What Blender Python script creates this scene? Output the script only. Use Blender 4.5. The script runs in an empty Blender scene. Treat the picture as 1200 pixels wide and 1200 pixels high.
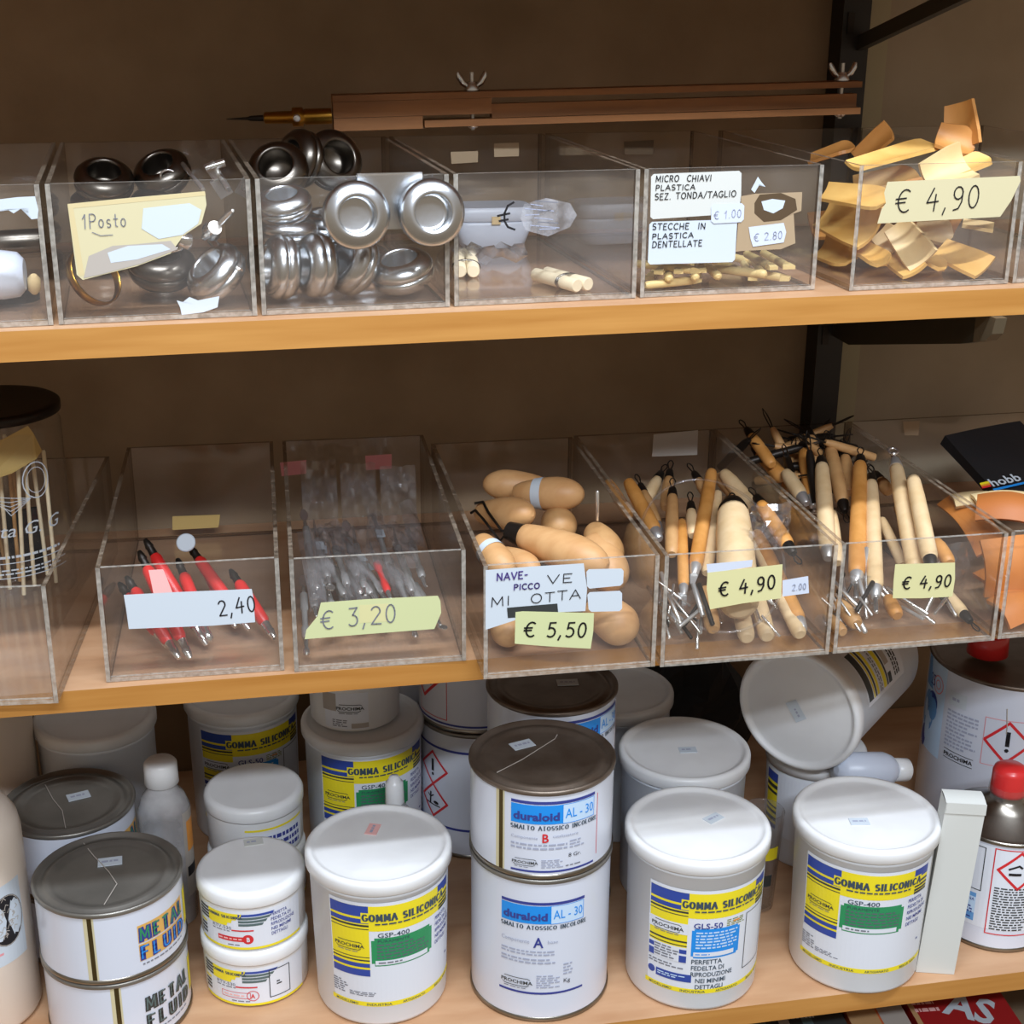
import bpy, math, random
from mathutils import Vector, Matrix
from math import sin, cos, pi, sqrt, atan2, radians
SC = bpy.context.scene
COL = SC.collection
rnd = random.Random(11)

# ------------------------------------------------------------------ camera
FPX, YAW, PIT, ROL = 1700.84, 0.190165, 0.349099, 0.0065358
CF = Vector((sin(YAW)*cos(PIT), cos(YAW)*cos(PIT), -sin(PIT)))
_r = Vector((cos(YAW), -sin(YAW), 0)); _u = _r.cross(CF)
CR = cos(ROL)*_r + sin(ROL)*_u; CU = -sin(ROL)*_r + cos(ROL)*_u
CP = Vector((0, -0.94, 0))
cam = bpy.data.cameras.new('camera'); cam.sensor_width = 36; cam.lens = FPX/1200*36
cam.clip_start = 0.02
co = bpy.data.objects.new('camera', cam); COL.objects.link(co)
co.matrix_world = Matrix(((CR.x, CU.x, -CF.x, CP.x), (CR.y, CU.y, -CF.y, CP.y), (CR.z, CU.z, -CF.z, CP.z), (0, 0, 0, 1)))
SC.camera = co

# ------------------------------------------------------------------ world, lights, exposure
W = bpy.data.worlds.new('shop_interior'); SC.world = W; W.use_nodes = True
nt = W.node_tree; nt.nodes.clear()
wo = nt.nodes.new('ShaderNodeOutputWorld'); bg = nt.nodes.new('ShaderNodeBackground')
tc = nt.nodes.new('ShaderNodeTexCoord'); sx = nt.nodes.new('ShaderNodeSeparateXYZ'); rp = nt.nodes.new('ShaderNodeValToRGB')
mr = nt.nodes.new('ShaderNodeMapRange'); mr.inputs[1].default_value = -1; mr.inputs[2].default_value = 1
nt.links.new(tc.outputs['Generated'], sx.inputs[0]); nt.links.new(sx.outputs['Z'], mr.inputs[0])
nt.links.new(mr.outputs[0], rp.inputs[0])
e = rp.color_ramp.elements
e[0].position = 0.0; e[0].color = (0.32, 0.25, 0.185, 1)
e[1].position = 1.0; e[1].color = (0.74, 0.74, 0.76, 1)
m_ = rp.color_ramp.elements.new(0.5); m_.color = (0.50, 0.40, 0.29, 1)
nt.links.new(rp.outputs[0], bg.inputs[0]); bg.inputs[1].default_value = 0.62
nt.links.new(bg.outputs[0], wo.inputs[0])

def area(name, loc, sx_, sy_, power, col, target):
    l = bpy.data.lights.new(name, 'AREA'); l.shape = 'RECTANGLE'; l.size = sx_; l.size_y = sy_
    l.energy = power; l.color = col
    o = bpy.data.objects.new(name, l); COL.objects.link(o); o.location = loc
    o.rotation_euler = (Vector(target)-Vector(loc)).to_track_quat('-Z', 'Y').to_euler()
    return o
area('ceiling_tube_light', (0.30, -0.66, 1.05), 1.5, 0.04, 34, (0.86, 0.94, 1.06), (0.25, 0.10, -0.7))
area('shop_tube_light', (0.1, -2.3, 1.38), 1.5, 0.10, 56, (0.86, 0.94, 1.06), (0.25, 0.1, -0.6))
SC.view_settings.view_transform = 'Standard'; SC.view_settings.look = 'None'
SC.view_settings.exposure = 0.0; SC.view_settings.gamma = 1.0; SC.view_settings.use_curve_mapping = False
SC.cycles.transparent_max_bounces = 32; SC.cycles.max_bounces = 8

# ------------------------------------------------------------------ pixel rays onto real planes
def ray(px, py): return CF*FPX + CR*(px-600) - CU*(py-600)
def A(px, py, y): d = ray(px, py); return CP + d*((y-CP.y)/d.y)          # point on the plane y = const
def G(px, py, z): d = ray(px, py); return CP + d*((z-CP.z)/d.z)          # point on the plane z = const
def onp(px, py, p0, n): d = ray(px, py); return CP + d*((p0-CP).dot(n)/d.dot(n))

# ------------------------------------------------------------------ materials
def lin(c):
    return tuple((v/12.92 if v <= .04045 else ((v+.055)/1.055)**2.4) for v in [x/255 for x in c]) + (1,)
MATS = {}
def mat(name, col, rough=.5, metal=0, spec=.5, noise=None, bump=None, coat=0, trans=0, sss=0):
    """noise = (second colour, scale xyz, detail, lo, hi); bump = (scale, strength)"""
    m = bpy.data.materials.new(name); m.use_nodes = True; n = m.node_tree; b = n.nodes['Principled BSDF']
    b.inputs['Base Color'].default_value = lin(col); b.inputs['Roughness'].default_value = rough
    b.inputs['Metallic'].default_value = metal; b.inputs['Specular IOR Level'].default_value = spec
    b.inputs['Coat Weight'].default_value = coat
    if trans: b.inputs['Transmission Weight'].default_value = trans
    if sss:
        b.inputs['Subsurface Weight'].default_value = sss; b.inputs['Subsurface Radius'].default_value = (.006, .006, .007)
    t = n.nodes.new('ShaderNodeTexCoord')
    if noise:
        c2, sc, det, lo, hi = noise
        mp = n.nodes.new('ShaderNodeMapping'); mp.inputs['Scale'].default_value = sc
        nz = n.nodes.new('ShaderNodeTexNoise'); nz.inputs['Scale'].default_value = 1; nz.inputs['Detail'].default_value = det
        r = n.nodes.new('ShaderNodeValToRGB'); r.color_ramp.elements[0].position = lo; r.color_ramp.elements[1].position = hi
        r.color_ramp.elements[0].color = lin(col); r.color_ramp.elements[1].color = lin(c2)
        n.links.new(t.outputs['Object'], mp.inputs[0]); n.links.new(mp.outputs[0], nz.inputs['Vector'])
        n.links.new(nz.outputs[0], r.inputs[0]); n.links.new(r.outputs[0], b.inputs['Base Color'])
    if bump:
        nz = n.nodes.new('ShaderNodeTexNoise'); nz.inputs['Scale'].default_value = bump[0]; nz.inputs['Detail'].default_value = 4
        bp = n.nodes.new('ShaderNodeBump'); bp.inputs['Strength'].default_value = bump[1]; bp.inputs['Distance'].default_value = .001
        n.links.new(t.outputs['Object'], nz.inputs['Vector']); n.links.new(nz.outputs[0], bp.inputs['Height'])
        n.links.new(bp.outputs[0], b.inputs['Normal'])
    MATS[name] = m; return m

def clear(name, tint, haze, hazecol, rough=.04, ior=1.45, nscale=30, gloss=1.0, flat=0.0):
    m = bpy.data.materials.new(name); m.use_nodes = True; n = m.node_tree; n.nodes.clear()
    N = n.nodes.new; out = N('ShaderNodeOutputMaterial')
    tr = N('ShaderNodeBsdfTransparent'); tr.inputs[0].default_value = tuple(tint)+(1,)
    gl = N('ShaderNodeBsdfGlossy'); gl.inputs['Roughness'].default_value = rough
    df = N('ShaderNodeBsdfDiffuse'); df.inputs[0].default_value = lin(hazecol)
    fr = N('ShaderNodeLayerWeight'); pw = N('ShaderNodeMath'); pw.operation = 'POWER'; pw.inputs[1].default_value = 4.5
    ml = N('ShaderNodeMath'); ml.operation = 'MULTIPLY_ADD'; ml.inputs[1].default_value = .80*min(1, gloss); ml.inputs[2].default_value = .028*gloss
    t = N('ShaderNodeTexCoord'); nz = N('ShaderNodeTexNoise'); nz.inputs['Scale'].default_value = nscale; nz.inputs['Detail'].default_value = 5
    rm = N('ShaderNodeMapRange'); rm.inputs[1].default_value = .35; rm.inputs[2].default_value = .75
    rm.inputs[3].default_value = haze*(.4+.5*flat); rm.inputs[4].default_value = haze*(1.8-.6*flat)
    m1 = N('ShaderNodeMixShader'); m2 = N('ShaderNodeMixShader'); L = n.links.new
    L(t.outputs['Object'], nz.inputs['Vector']); L(nz.outputs[0], rm.inputs[0]); L(rm.outputs[0], m1.inputs[0])
    L(tr.outputs[0], m1.inputs[1]); L(df.outputs[0], m1.inputs[2])
    L(fr.outputs['Facing'], pw.inputs[0]); L(pw.outputs[0], ml.inputs[0]); L(ml.outputs[0], m2.inputs[0]); L(m1.outputs[0], m2.inputs[1]); L(gl.outputs[0], m2.inputs[2])
    L(m2.outputs[0], out.inputs[0]); MATS[name] = m; return m

mat('wall_brown', (156, 136, 110), .9, noise=((138, 118, 93), (14, 14, 14), 6, .3, .7), bump=(120, .25))
mat('wall_beige', (170, 160, 140), .9, noise=((154, 144, 124), (10, 10, 10), 6, .3, .7), bump=(120, .2))
mat('shelf_edge', (194, 140, 72), .45, noise=((172, 116, 50), (6, 90, 110), 5, .3, .75))
mat('shelf_top', (196, 156, 120), .5, noise=((172, 126, 88), (9, 40, 40), 6, .35, .75))
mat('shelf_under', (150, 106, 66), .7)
mat('black_steel', (26, 23, 20), .5)
mat('bracket', (46, 42, 32), .5)
mat('bracket_trim', (170, 164, 136), .8)
mat('bracket_tip', (88, 76, 56), .6)
clear('acrylic', (.98, .975, .965), .012, (215, 205, 195), .05, 1.49, 35)
clear('acrylic_front', (.985, .98, .97), .028, (225, 220, 215), .05, 1.49, 22)
clear('acrylic_floor', (.985, .98, .975), .05, (215, 205, 195), .1, 1.45, 30)
clear('clear_wrap', (.97, .97, .97), .034, (240, 240, 244), .11, 1.5, 60, 3.0)
clear('glass', (.98, .985, .98), .015, (220, 225, 220), .02, 1.5, 20, 1.2)
clear('smear', (.9, .9, .9), .33, (205, 205, 210), .3, 1.45, 90, .4)
clear('milky', (.78, .79, .80), .55, (225, 225, 226), .2, 1.45, 14, 1)
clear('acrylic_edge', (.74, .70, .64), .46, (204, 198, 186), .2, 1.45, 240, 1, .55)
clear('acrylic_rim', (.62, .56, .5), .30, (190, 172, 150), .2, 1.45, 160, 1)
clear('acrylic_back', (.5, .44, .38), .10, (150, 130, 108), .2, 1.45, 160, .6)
mat('white_plastic', (232, 233, 232), .32, noise=((222, 222, 221), (18, 18, 18), 3, .4, .7), sss=.15)
mat('pail_white', (228, 234, 240), .33, sss=.1)
mat('cream_plastic', (226, 213, 198), .4, sss=.1)
mat('paper_white', (200, 210, 218), .6)
mat('label_white', (224, 229, 237), .42)
mat('lacquer_white', (214, 220, 232), .25, coat=.2)
mat('tin', (165, 160, 150), .28, 1, noise=((128, 122, 112), (25, 25, 25), 4, .3, .7))
mat('tin_lid', (122, 119, 112), .36, .6, noise=((150, 146, 138), (18, 18, 18), 5, .35, .75))
mat('brown_reflect_lid', (128, 116, 104), .42, .6, noise=((100, 84, 70), (30, 30, 30), 5, .35, .7))  # lid metal, brown-grey with a brown reflection mixed into the colour
mat('seam_dark', (96, 84, 52), .35, .8)
mat('chrome', (226, 225, 222), .2, .9)
mat('pewter', (212, 216, 220), .27, 1, bump=(60, .15))
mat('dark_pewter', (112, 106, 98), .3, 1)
mat('steel', (208, 208, 206), .34, .7)
mat('dark_metal', (44, 38, 33), .42, .6)
mat('brass', (176, 132, 54), .28, 1)
mat('wire', (150, 146, 140), .25, 1)
mat('red_plastic', (206, 40, 38), .35)
mat('red_cap', (216, 48, 48), .3, coat=.3)
def wood(name, a, b, s=(90, 12, 90)): mat(name, a, .5, noise=(b, s, 4, .35, .7))
wood('pale_wood', (226, 198, 154), (212, 180, 132), (60, 60, 60))
wood('orange_wood', (212, 152, 82), (192, 130, 60), (60, 60, 60))
wood('mid_wood', (198, 154, 102), (178, 132, 82), (60, 60, 60))
wood('bulb_wood', (210, 164, 112), (192, 142, 90), (40, 90, 40))
wood('scoop_wood', (226, 182, 104), (208, 158, 80), (30, 60, 30))
wood('scoop_pale', (228, 200, 148), (216, 184, 126), (30, 60, 30))
wood('scoop_brown', (206, 146, 78), (186, 126, 62), (30, 60, 30))
wood('compass_wood', (150, 100, 54), (122, 78, 38), (8, 60, 120))
mat('stick_plastic', (224, 198, 134), .4)
mat('dowel', (236, 220, 186), .55)
mat('leather', (214, 134, 56), .5, noise=((194, 112, 40), (20, 20, 20), 4, .3, .7))
mat('leather_dark', (176, 104, 48), .55)
mat('bone_wood', (222, 196, 146), .5)
mat('black_cloth', (20, 20, 22), .6, bump=(90, .3))
mat('tape_yellow', (214, 210, 156), .55)
mat('tape_green', (204, 210, 158), .55)
mat('tape_cream', (206, 197, 158), .55)
mat('tape_cream_dark', (208, 192, 146), .55)
mat('tape_dull', (186, 158, 96), .6)
mat('tape_beige', (170, 148, 118), .6)
mat('tape_brown', (84, 66, 44), .6)
mat('paper_grey', (176, 168, 158), .6)
mat('pink_paper', (240, 186, 182), .6)
mat('pink_sticker', (226, 150, 156), .6)
mat('ink', (22, 20, 24), .6)
mat('ink_grey', (120, 122, 132), .6)
mat('ink_light', (164, 170, 190), .6)
mat('ink_blue', (52, 62, 140), .6)
mat('ink_purple', (78, 62, 130), .6)
mat('pr_blue', (48, 74, 160), .4)
mat('pr_cyan', (30, 144, 232), .4)
mat('pr_sky', (196, 222, 246), .4)
mat('pr_midblue', (104, 160, 216), .4)
mat('pr_yellow', (242, 224, 40), .4)
mat('pr_dark', (54, 58, 58), .4)
mat('pr_olive', (132, 140, 62), .4)
mat('pr_greygreen', (88, 108, 108), .4)
mat('pr_green', (44, 146, 92), .4)
mat('pr_red', (212, 44, 50), .4)
mat('pr_orange', (232, 150, 48), .4)
mat('pr_gold', (224, 176, 92), .4)
mat('pr_ink2', (62, 78, 92), .4)
mat('card_white', (206, 208, 202), .6)
mat('pkg_dark', (58, 60, 58), .5)
mat('pkg_red', (164, 34, 36), .4)
mat('pkg_orange', (206, 104, 56), .5)
mat('pkg_tan', (190, 150, 104), .5)
mat('bag_white', (206, 214, 228), .35)

# ------------------------------------------------------------------ mesh builder
class MB:
    def __init__(s): s.v = []; s.f = []; s.m = []; s.sm = []; s.ms = []
    def mi(s, m):
        if m not in s.ms: s.ms.append(m)
        return s.ms.index(m)
    def add(s, vs, fs, m, smooth=False):
        b = len(s.v); s.v += [Vector(v) for v in vs]; k = s.mi(m)
        for f in fs: s.f.append([b+i for i in f]); s.m.append(k); s.sm.append(smooth)
    def box(s, c, size, m, M=None, side=None):
        """M is an optional rotation; side optionally gives another material to faces along some axes, {axis: material}"""
        c = Vector(c); hx, hy, hz = [q/2 for q in size]
        vs = [Vector((x, y, z)) for x in (-hx, hx) for y in (-hy, hy) for z in (-hz, hz)]
        if M: vs = [M @ v for v in vs]
        vs = [c+v for v in vs]
        F = {0: [[0, 1, 3, 2], [4, 6, 7, 5]], 1: [[0, 4, 5, 1], [2, 3, 7, 6]], 2: [[0, 2, 6, 4], [1, 5, 7, 3]]}
        for ax in F:
            for k, sg in enumerate('-+'): s.add(vs, [F[ax][k]], (side or {}).get((ax, sg), (side or {}).get(ax, m)))
    def spin(s, p0, p1, prof, m, n=20, smooth=True, caps=True):
        """lathe: prof = [(distance along axis, radius)]"""
        p0 = Vector(p0); p1 = Vector(p1); ax = (p1-p0).normalized()
        a = ax.orthogonal().normalized(); b = ax.cross(a); vs = []; fs = []
        for (t, r) in prof:
            for k in range(n):
                q = 2*pi*k/n; vs.append(p0+ax*t+(a*cos(q)+b*sin(q))*r)
        for i in range(len(prof)-1):
            for k in range(n):
                k2 = (k+1) % n; fs.append([i*n+k, i*n+k2, (i+1)*n+k2, (i+1)*n+k])
        s.add(vs, fs, m, smooth)
        if caps:
            if prof[0][1] > 1e-5: s.add(vs[:n], [list(range(n))[::-1]], m)
            if prof[-1][1] > 1e-5: s.add(vs[-n:], [list(range(n))], m)
    def tube(s, pts, r, m, n=8, closed=False):
        pts = [Vector(p) for p in pts]; N = len(pts); vs = []; fs = []; up = None
        for i, p in enumerate(pts):
            if closed: t = pts[(i+1) % N]-pts[i-1]
            else: t = pts[min(i+1, N-1)]-pts[max(i-1, 0)]
            t.normalize()
            if up is None: up = t.orthogonal().normalized()
            a = (up-t*up.dot(t)); a = a.normalized() if a.length > 1e-6 else t.orthogonal().normalized(); up = a; b = t.cross(a)
            rr = r[i] if isinstance(r, (list, tuple)) else r
            for k in range(n):
                q = 2*pi*k/n; vs.append(p+(a*cos(q)+b*sin(q))*rr)
        for i in range(N if closed else N-1):
            j = (i+1) % N
            for k in range(n):
                k2 = (k+1) % n; fs.append([i*n+k, i*n+k2, j*n+k2, j*n+k])
        s.add(vs, fs, m, True)
        if not closed: s.add(vs[:n], [list(range(n))[::-1]], m); s.add(vs[-n:], [list(range(n))], m)
    def plate(s, grid, th, m, smooth=True):
        """grid of points (rows of equal length) thickened along its normals"""
        R = len(grid); Cn = len(grid[0]); top = []; 
        def nrm(i, j):
            a = grid[min(i+1, R-1)][j]-grid[max(i-1, 0)][j]; b = grid[i][min(j+1, Cn-1)]-grid[i][max(j-1, 0)]
            n_ = a.cross(b); return n_.normalized() if n_.length > 1e-12 else Vector((0, 0, 1))
        g = [[Vector(p) for p in row] for row in grid]; grid = g
        N = [[nrm(i, j) for j in range(Cn)] for i in range(R)]
        vs = [g[i][j]+N[i][j]*th/2 for i in range(R) for j in range(Cn)]+[g[i][j]-N[i][j]*th/2 for i in range(R) for j in range(Cn)]
        o = R*Cn; fs = []
        for i in range(R-1):
            for j in range(Cn-1):
                q = [i*Cn+j, (i+1)*Cn+j, (i+1)*Cn+j+1, i*Cn+j+1]; fs.append(q); fs.append([o+k for k in q[::-1]])
        s.add(vs, fs, m, smooth)
        rim = [(0, j) for j in range(Cn)]+[(i, Cn-1) for i in range(1, R)]+[(R-1, j) for j in range(Cn-2, -1, -1)]+[(i, 0) for i in range(R-2, 0, -1)]
        ids = [i*Cn+j for i, j in rim]; ef = []
        for k in range(len(ids)):
            a, b = ids[k], ids[(k+1) % len(ids)]; ef.append([a, b, o+b, o+a])
        s.add(vs, ef, m, False)
    def build(s, name, parent=None):
        me = bpy.data.meshes.new(name); off = Vector((0, 0, 0)); p = parent
        root = parent
        while root is not None and root.parent is not None: root = root.parent
        if root is not None: off = Vector(root.location)
        me.from_pydata([v-off for v in s.v], [], s.f); 
        for k in s.ms: me.materials.append(MATS[k])
        me.polygons.foreach_set('material_index', s.m); me.polygons.foreach_set('use_smooth', s.sm); me.update()
        o = bpy.data.objects.new(name, me); COL.objects.link(o)
        if parent is not None: o.parent = parent
        return o

def one(mb, name, label, cat, base, group=None, kind=None):
    """a thing that is a single mesh, with its origin at base"""
    off = Vector(base); mb.v = [v-off for v in mb.v]
    o = mb.build(name); o.location = base; tag(o, label, cat, group, kind); return o
def tag(o, label=None, cat=None, group=None, kind=None):
    if label: o['label'] = label
    if cat: o['category'] = cat
    if group: o['group'] = group
    if kind: o['kind'] = kind
    return o
def thing(name, label, cat, loc, group=None):
    o = bpy.data.objects.new(name, None); COL.objects.link(o); o.location = loc; o.empty_display_size = .02
    return tag(o, label, cat, group)

# ------------------------------------------------------------------ lettering
_glyph = {}
def printed(text, bold=0.0):
    """flat triangles of printed sans lettering, scaled to cap height 1"""
    key = (text, bold)
    if key in _glyph: return _glyph[key]
    cu = bpy.data.curves.new('t', 'FONT'); cu.body = text; cu.size = 1; cu.offset = bold; cu.resolution_u = 2
    ob = bpy.data.objects.new('t', cu); COL.objects.link(ob)
    dg = bpy.context.evaluated_depsgraph_get(); ev = ob.evaluated_get(dg); me = ev.to_mesh(); me.calc_loop_triangles()
    vs = [(v.co.x/.69, v.co.y/.69) for v in me.vertices]; fs = [list(t.vertices) for t in me.loop_triangles]
    ev.to_mesh_clear(); bpy.data.objects.remove(ob); bpy.data.curves.remove(cu)
    x1 = max([v[0] for v in vs] or [1])
    _glyph[key] = (vs, fs, x1); return _glyph[key]

def arc(cx, cy, rx, ry, a0, a1, n=10):
    return [(cx+rx*cos(radians(a0+(a1-a0)*k/n)), cy+ry*sin(radians(a0+(a1-a0)*k/n))) for k in range(n+1)]
ST = {  # stroke alphabet on a unit cap height: width, strokes
 'A': (.72, [[(0, 0), (.36, 1), (.72, 0)], [(.14, .36), (.58, .36)]]),
 'B': (.6, [[(.06, 0), (.06, 1)], [(.06, 1)]+arc(.3, .77, .24, .23, 90, -90)+[(.06, .54)], [(.06, .54)]+arc(.32, .27, .26, .27, 90, -90)+[(.06, 0)]]),
 'C': (.66, [arc(.38, .5, .36, .5, 50, 310, 14)]),
 'D': (.68, [[(.06, 0), (.06, 1)], [(.06, 1), (.2, 1)]+arc(.24, .5, .4, .5, 90, -90, 12)+[(.06, 0)]]),
 'E': (.55, [[(.52, 1), (.06, 1), (.06, 0), (.54, 0)], [(.06, .52), (.42, .52)]]),
 'F': (.55, [[(.54, 1), (.06, 1), (.06, 0)], [(.06, .52), (.42, .52)]]),
 'G': (.72, [arc(.38, .5, .36, .5, 50, 330, 14)+[(.69, .42), (.44, .42)]]),
 'H': (.66, [[(.06, 0), (.06, 1)], [(.6, 0), (.6, 1)], [(.06, .5), (.6, .5)]]),
 'I': (.2, [[(.1, 0), (.1, 1)]]),
 'J': (.5, [[(.42, 1), (.42, .25)]+arc(.22, .24, .2, .24, 0, -170)]),
 'L': (.52, [[(.06, 1), (.06, 0), (.5, 0)]]),
 'M': (.86, [[(.06, 0), (.1, 1), (.43, .2), (.76, 1), (.8, 0)]]),
 'N': (.7, [[(.06, 0), (.06, 1), (.62, 0), (.62, 1)]]),
 'O': (.76, [arc(.38, .5, .34, .5, 90, 450, 18)]),
 'P': (.58, [[(.06, 0), (.06, 1)], [(.06, 1)]+arc(.28, .74, .26, .26, 90, -90)+[(.06, .48)]]),
 'R': (.62, [[(.06, 0), (.06, 1)], [(.06, 1)]+arc(.28, .74, .26, .26, 90, -90)+[(.06, .48)], [(.26, .48), (.58, 0)]]),
 'S': (.58, [arc(.3, .75, .24, .25, 40, 270, 10)+arc(.28, .25, .26, .25, 80, -140, 10)]),
 'T': (.64, [[(0, 1), (.64, 1)], [(.32, 1), (.32, 0)]]),
 'U': (.66, [[(.06, 1), (.06, .3)]+arc(.33, .3, .27, .3, 180, 360)+[(.6, 1)]]),
 'V': (.66, [[(0, 1), (.33, 0), (.66, 1)]]),
 'W': (.9, [[(0, 1), (.22, 0), (.45, .8), (.68, 0), (.9, 1)]]),
 'Z': (.6, [[(.04, 1), (.56, 1), (.04, 0), (.58, 0)]]),
 '0': (.6, [arc(.3, .5, .24, .5, 60, 420, 16)]),
 '1': (.36, [[(.02, .7), (.24, 1), (.2, 0)]]),
 '2': (.6, [arc(.28, .74, .24, .26, 160, -20, 10)+[(.06, .04), (.58, .02)]]),
 '3': (.56, [[(.06, .98), (.48, 1), (.24, .6)]+arc(.24, .3, .26, .3, 80, -140, 10)]),
 '4': (.64, [[(.34, 1), (.04, .36), (.6, .4)], [(.46, .72), (.42, -.02)]]),
 '5': (.56, [[(.5, 1), (.14, .98), (.1, .56)]+arc(.24, .32, .28, .32, 110, -130, 10)]),
 '8': (.56, [arc(.28, .75, .2, .24, -90, 270, 12), arc(.28, .26, .24, .26, 90, 450, 12)]),
 '9': (.56, [arc(.28, .7, .22, .28, 10, 370, 12)+[(.48, .3), (.34, 0), (.1, -.06)]]),
 '€': (.7, [arc(.46, .5, .34, .5, 55, 305, 14), [(.0, .6), (.5, .62)], [(.0, .42), (.46, .44)]]),
 ',': (.26, [[(.14, .1), (.04, -.2)]]), '.': (.22, [[(.1, .0), (.12, .05)]]), '-': (.4, [[(.06, .48), (.36, .5)]]),
 '/': (.44, [[(0, -.1), (.44, 1.05)]]), "'": (.2, [[(.1, 1), (.08, .75)]]), ' ': (.4, []),
 'o': (.46, [arc(.22, .28, .19, .28, 90, 450, 12)]), 's': (.4, [arc(.2, .42, .15, .14, 40, 270, 8)+arc(.19, .14, .16, .14, 80, -140, 8)]),
 't': (.4, [[(.18, .9), (.18, .08), (.34, .02)], [(.02, .58), (.36, .58)]]), 'u': (.46, [[(.04, .55), (.06, .1), (.2, 0), (.38, .12), (.4, .55), (.42, 0)]]),
}
SERIF = {'G': [], 'O': [], 'C': [], 'S': [], 'M': [(.06, 0), (.8, 0), (.08, 1), (.78, 1)], 'A': [(.02, 0), (.7, 0)], 'I': [(.1, 0), (.1, 1)],
         'L': [(.06, 1), (.06, 0)], 'N': [(.06, 0), (.06, 1), (.62, 1)], 'T': [(.32, 0)], 'E': [(.06, 0), (.06, 1)], 'F': [(.06, 0), (.06, 1)],
         'U': [(.06, 1), (.6, 1)], 'D': [(.06, 0), (.06, 1)], 'R': [(.06, 0), (.06, 1)], 'Z': []}

class Lab:
    """a printed surface: fn(u, v, lift) -> world point. All of its print is one mesh."""
    def __init__(s, fn, seg=.004): s.mb = MB(); s.fn = fn; s.seg = seg
    def P(s, u, v, l): return s.fn(u, v, .00012+.00011*l)
    def rect(s, u0, v0, u1, v1, m, l=1, sk0=0, sk1=0):
        """sk0 / sk1 slant the left / right end"""
        n = max(1, int(abs(u1-u0)/s.seg+.999)); vs = []; fs = []
        for k in range(n+1):
            t = k/n; ub = u0+(u1-u0)*t; ut = (u0+sk0)+(u1+sk1-u0-sk0)*t
            vs += [s.P(ub, v0, l), s.P(ut, v1, l)]
        for k in range(n): fs.append([2*k, 2*k+2, 2*k+3, 2*k+1])
        s.mb.add(vs, fs, m)
    def poly(s, pts, m, l=1): s.mb.add([s.P(u, v, l) for u, v in pts], [list(range(len(pts)))], m)
    def fan(s, pts, m, l=1):
        cu = sum(p[0] for p in pts)/len(pts); cv = sum(p[1] for p in pts)/len(pts)
        vs = [s.P(cu, cv, l)]+[s.P(u, v, l) for u, v in pts]; n = len(pts)
        s.mb.add(vs, [[0, 1+k, 1+(k+1) % n] for k in range(n)], m)
    def line(s, pts, w, m, l=2, contrast=None):
        """a ribbon stroke with round-ish joints; contrast = (thin, thick) makes upright strokes heavy"""
        for (a, b) in zip(pts[:-1], pts[1:]):
            dx, dy = b[0]-a[0], b[1]-a[1]; L = sqrt(dx*dx+dy*dy)
            if L < 1e-9: continue
            if L > s.seg*1.6:
                k = int(L/s.seg)+1; pts2 = [(a[0]+dx*i/k, a[1]+dy*i/k) for i in range(k+1)]
                s.line(pts2, w, m, l, contrast); continue
            ww = w if not contrast else contrast[0]+(contrast[1]-contrast[0])*abs(dy/L)**1.5
            nx, ny = -dy/L*ww/2, dx/L*ww/2; ex, ey = dx/L*ww*.32, dy/L*ww*.32
            a_ = (a[0]-ex, a[1]-ey); b_ = (b[0]+ex, b[1]+ey)
            s.mb.add([s.P(a_[0]-nx, a_[1]-ny, l), s.P(b_[0]-nx, b_[1]-ny, l), s.P(b_[0]+nx, b_[1]+ny, l), s.P(a_[0]+nx, a_[1]+ny, l)], [[0, 1, 2, 3]], m)
    def frame(s, u0, v0, u1, v1, w, m, l=2):
        n = max(1, int((u1-u0)/s.seg)); top = [(u0+(u1-u0)*k/n, v1) for k in range(n+1)]; bot = [(u1-(u1-u0)*k/n, v0) for k in range(n+1)]
        s.line(top+bot+[top[0]], w, m, l)
    def text(s, t, u, v, h, m, l=2, w=None, bold=.0, sl=0, ang=0):
        vs, fs, x1 = printed(t, bold); k = h if w is None else w/x1; ca, sa = cos(ang), sin(ang); out = []
        for x, y in vs:
            xx = x*k+sl*y*h; yy = y*h; out.append(s.P(u+xx*ca-yy*sa, v+xx*sa+yy*ca, l))
        s.mb.add(out, fs, m)
    def hand(s, t, u, v, h, m, w=None, sw=.0011, ang=0, l=3, serif=False, wob=.0, sl=0, gap=.2):
        adv = sum(ST[c][0]+gap for c in t)-gap; k = h if w is None else w/adv; ca, sa = cos(ang), sin(ang); x = 0
        def T(p): 
            xx = p[0]*k+sl*p[1]*h; yy = p[1]*h; return (u+xx*ca-yy*sa, v+xx*sa+yy*ca)
        for c in t:
            dy = rnd.uniform(-wob, wob)
            for stq in ST[c][1]: 
                s.line([T((x+a, b+dy)) for a, b in stq], sw, m, l, contrast=(sw*.55, sw*1.5) if serif else None)
            if serif:
                for (a, b) in SERIF.get(c, []):
                    s.line([T((x+a-.15, b)), T((x+a+.15, b))], sw*.55, m, l)
            x += ST[c][0]+gap
    def micro(s, u0, v0, u1, v1, n, m='ink_grey', fill=.5, l=2):
        """lines of print too small to read"""
        p = (v1-v0)/n
        for i in range(n):
            u = u0; y = v1-p*(i+.5)
            end = u1-(u1-u0)*rnd.choice((0, 0, .1, .3))
            while u < end-.001:
                L = min(rnd.uniform(.0018, .006), end-u); s.rect(u, y-p*fill/2, u+L, y+p*fill/2, m, l); u += L+.0011
    def build(s, name, parent): return s.mb.build(name, parent)

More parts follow.
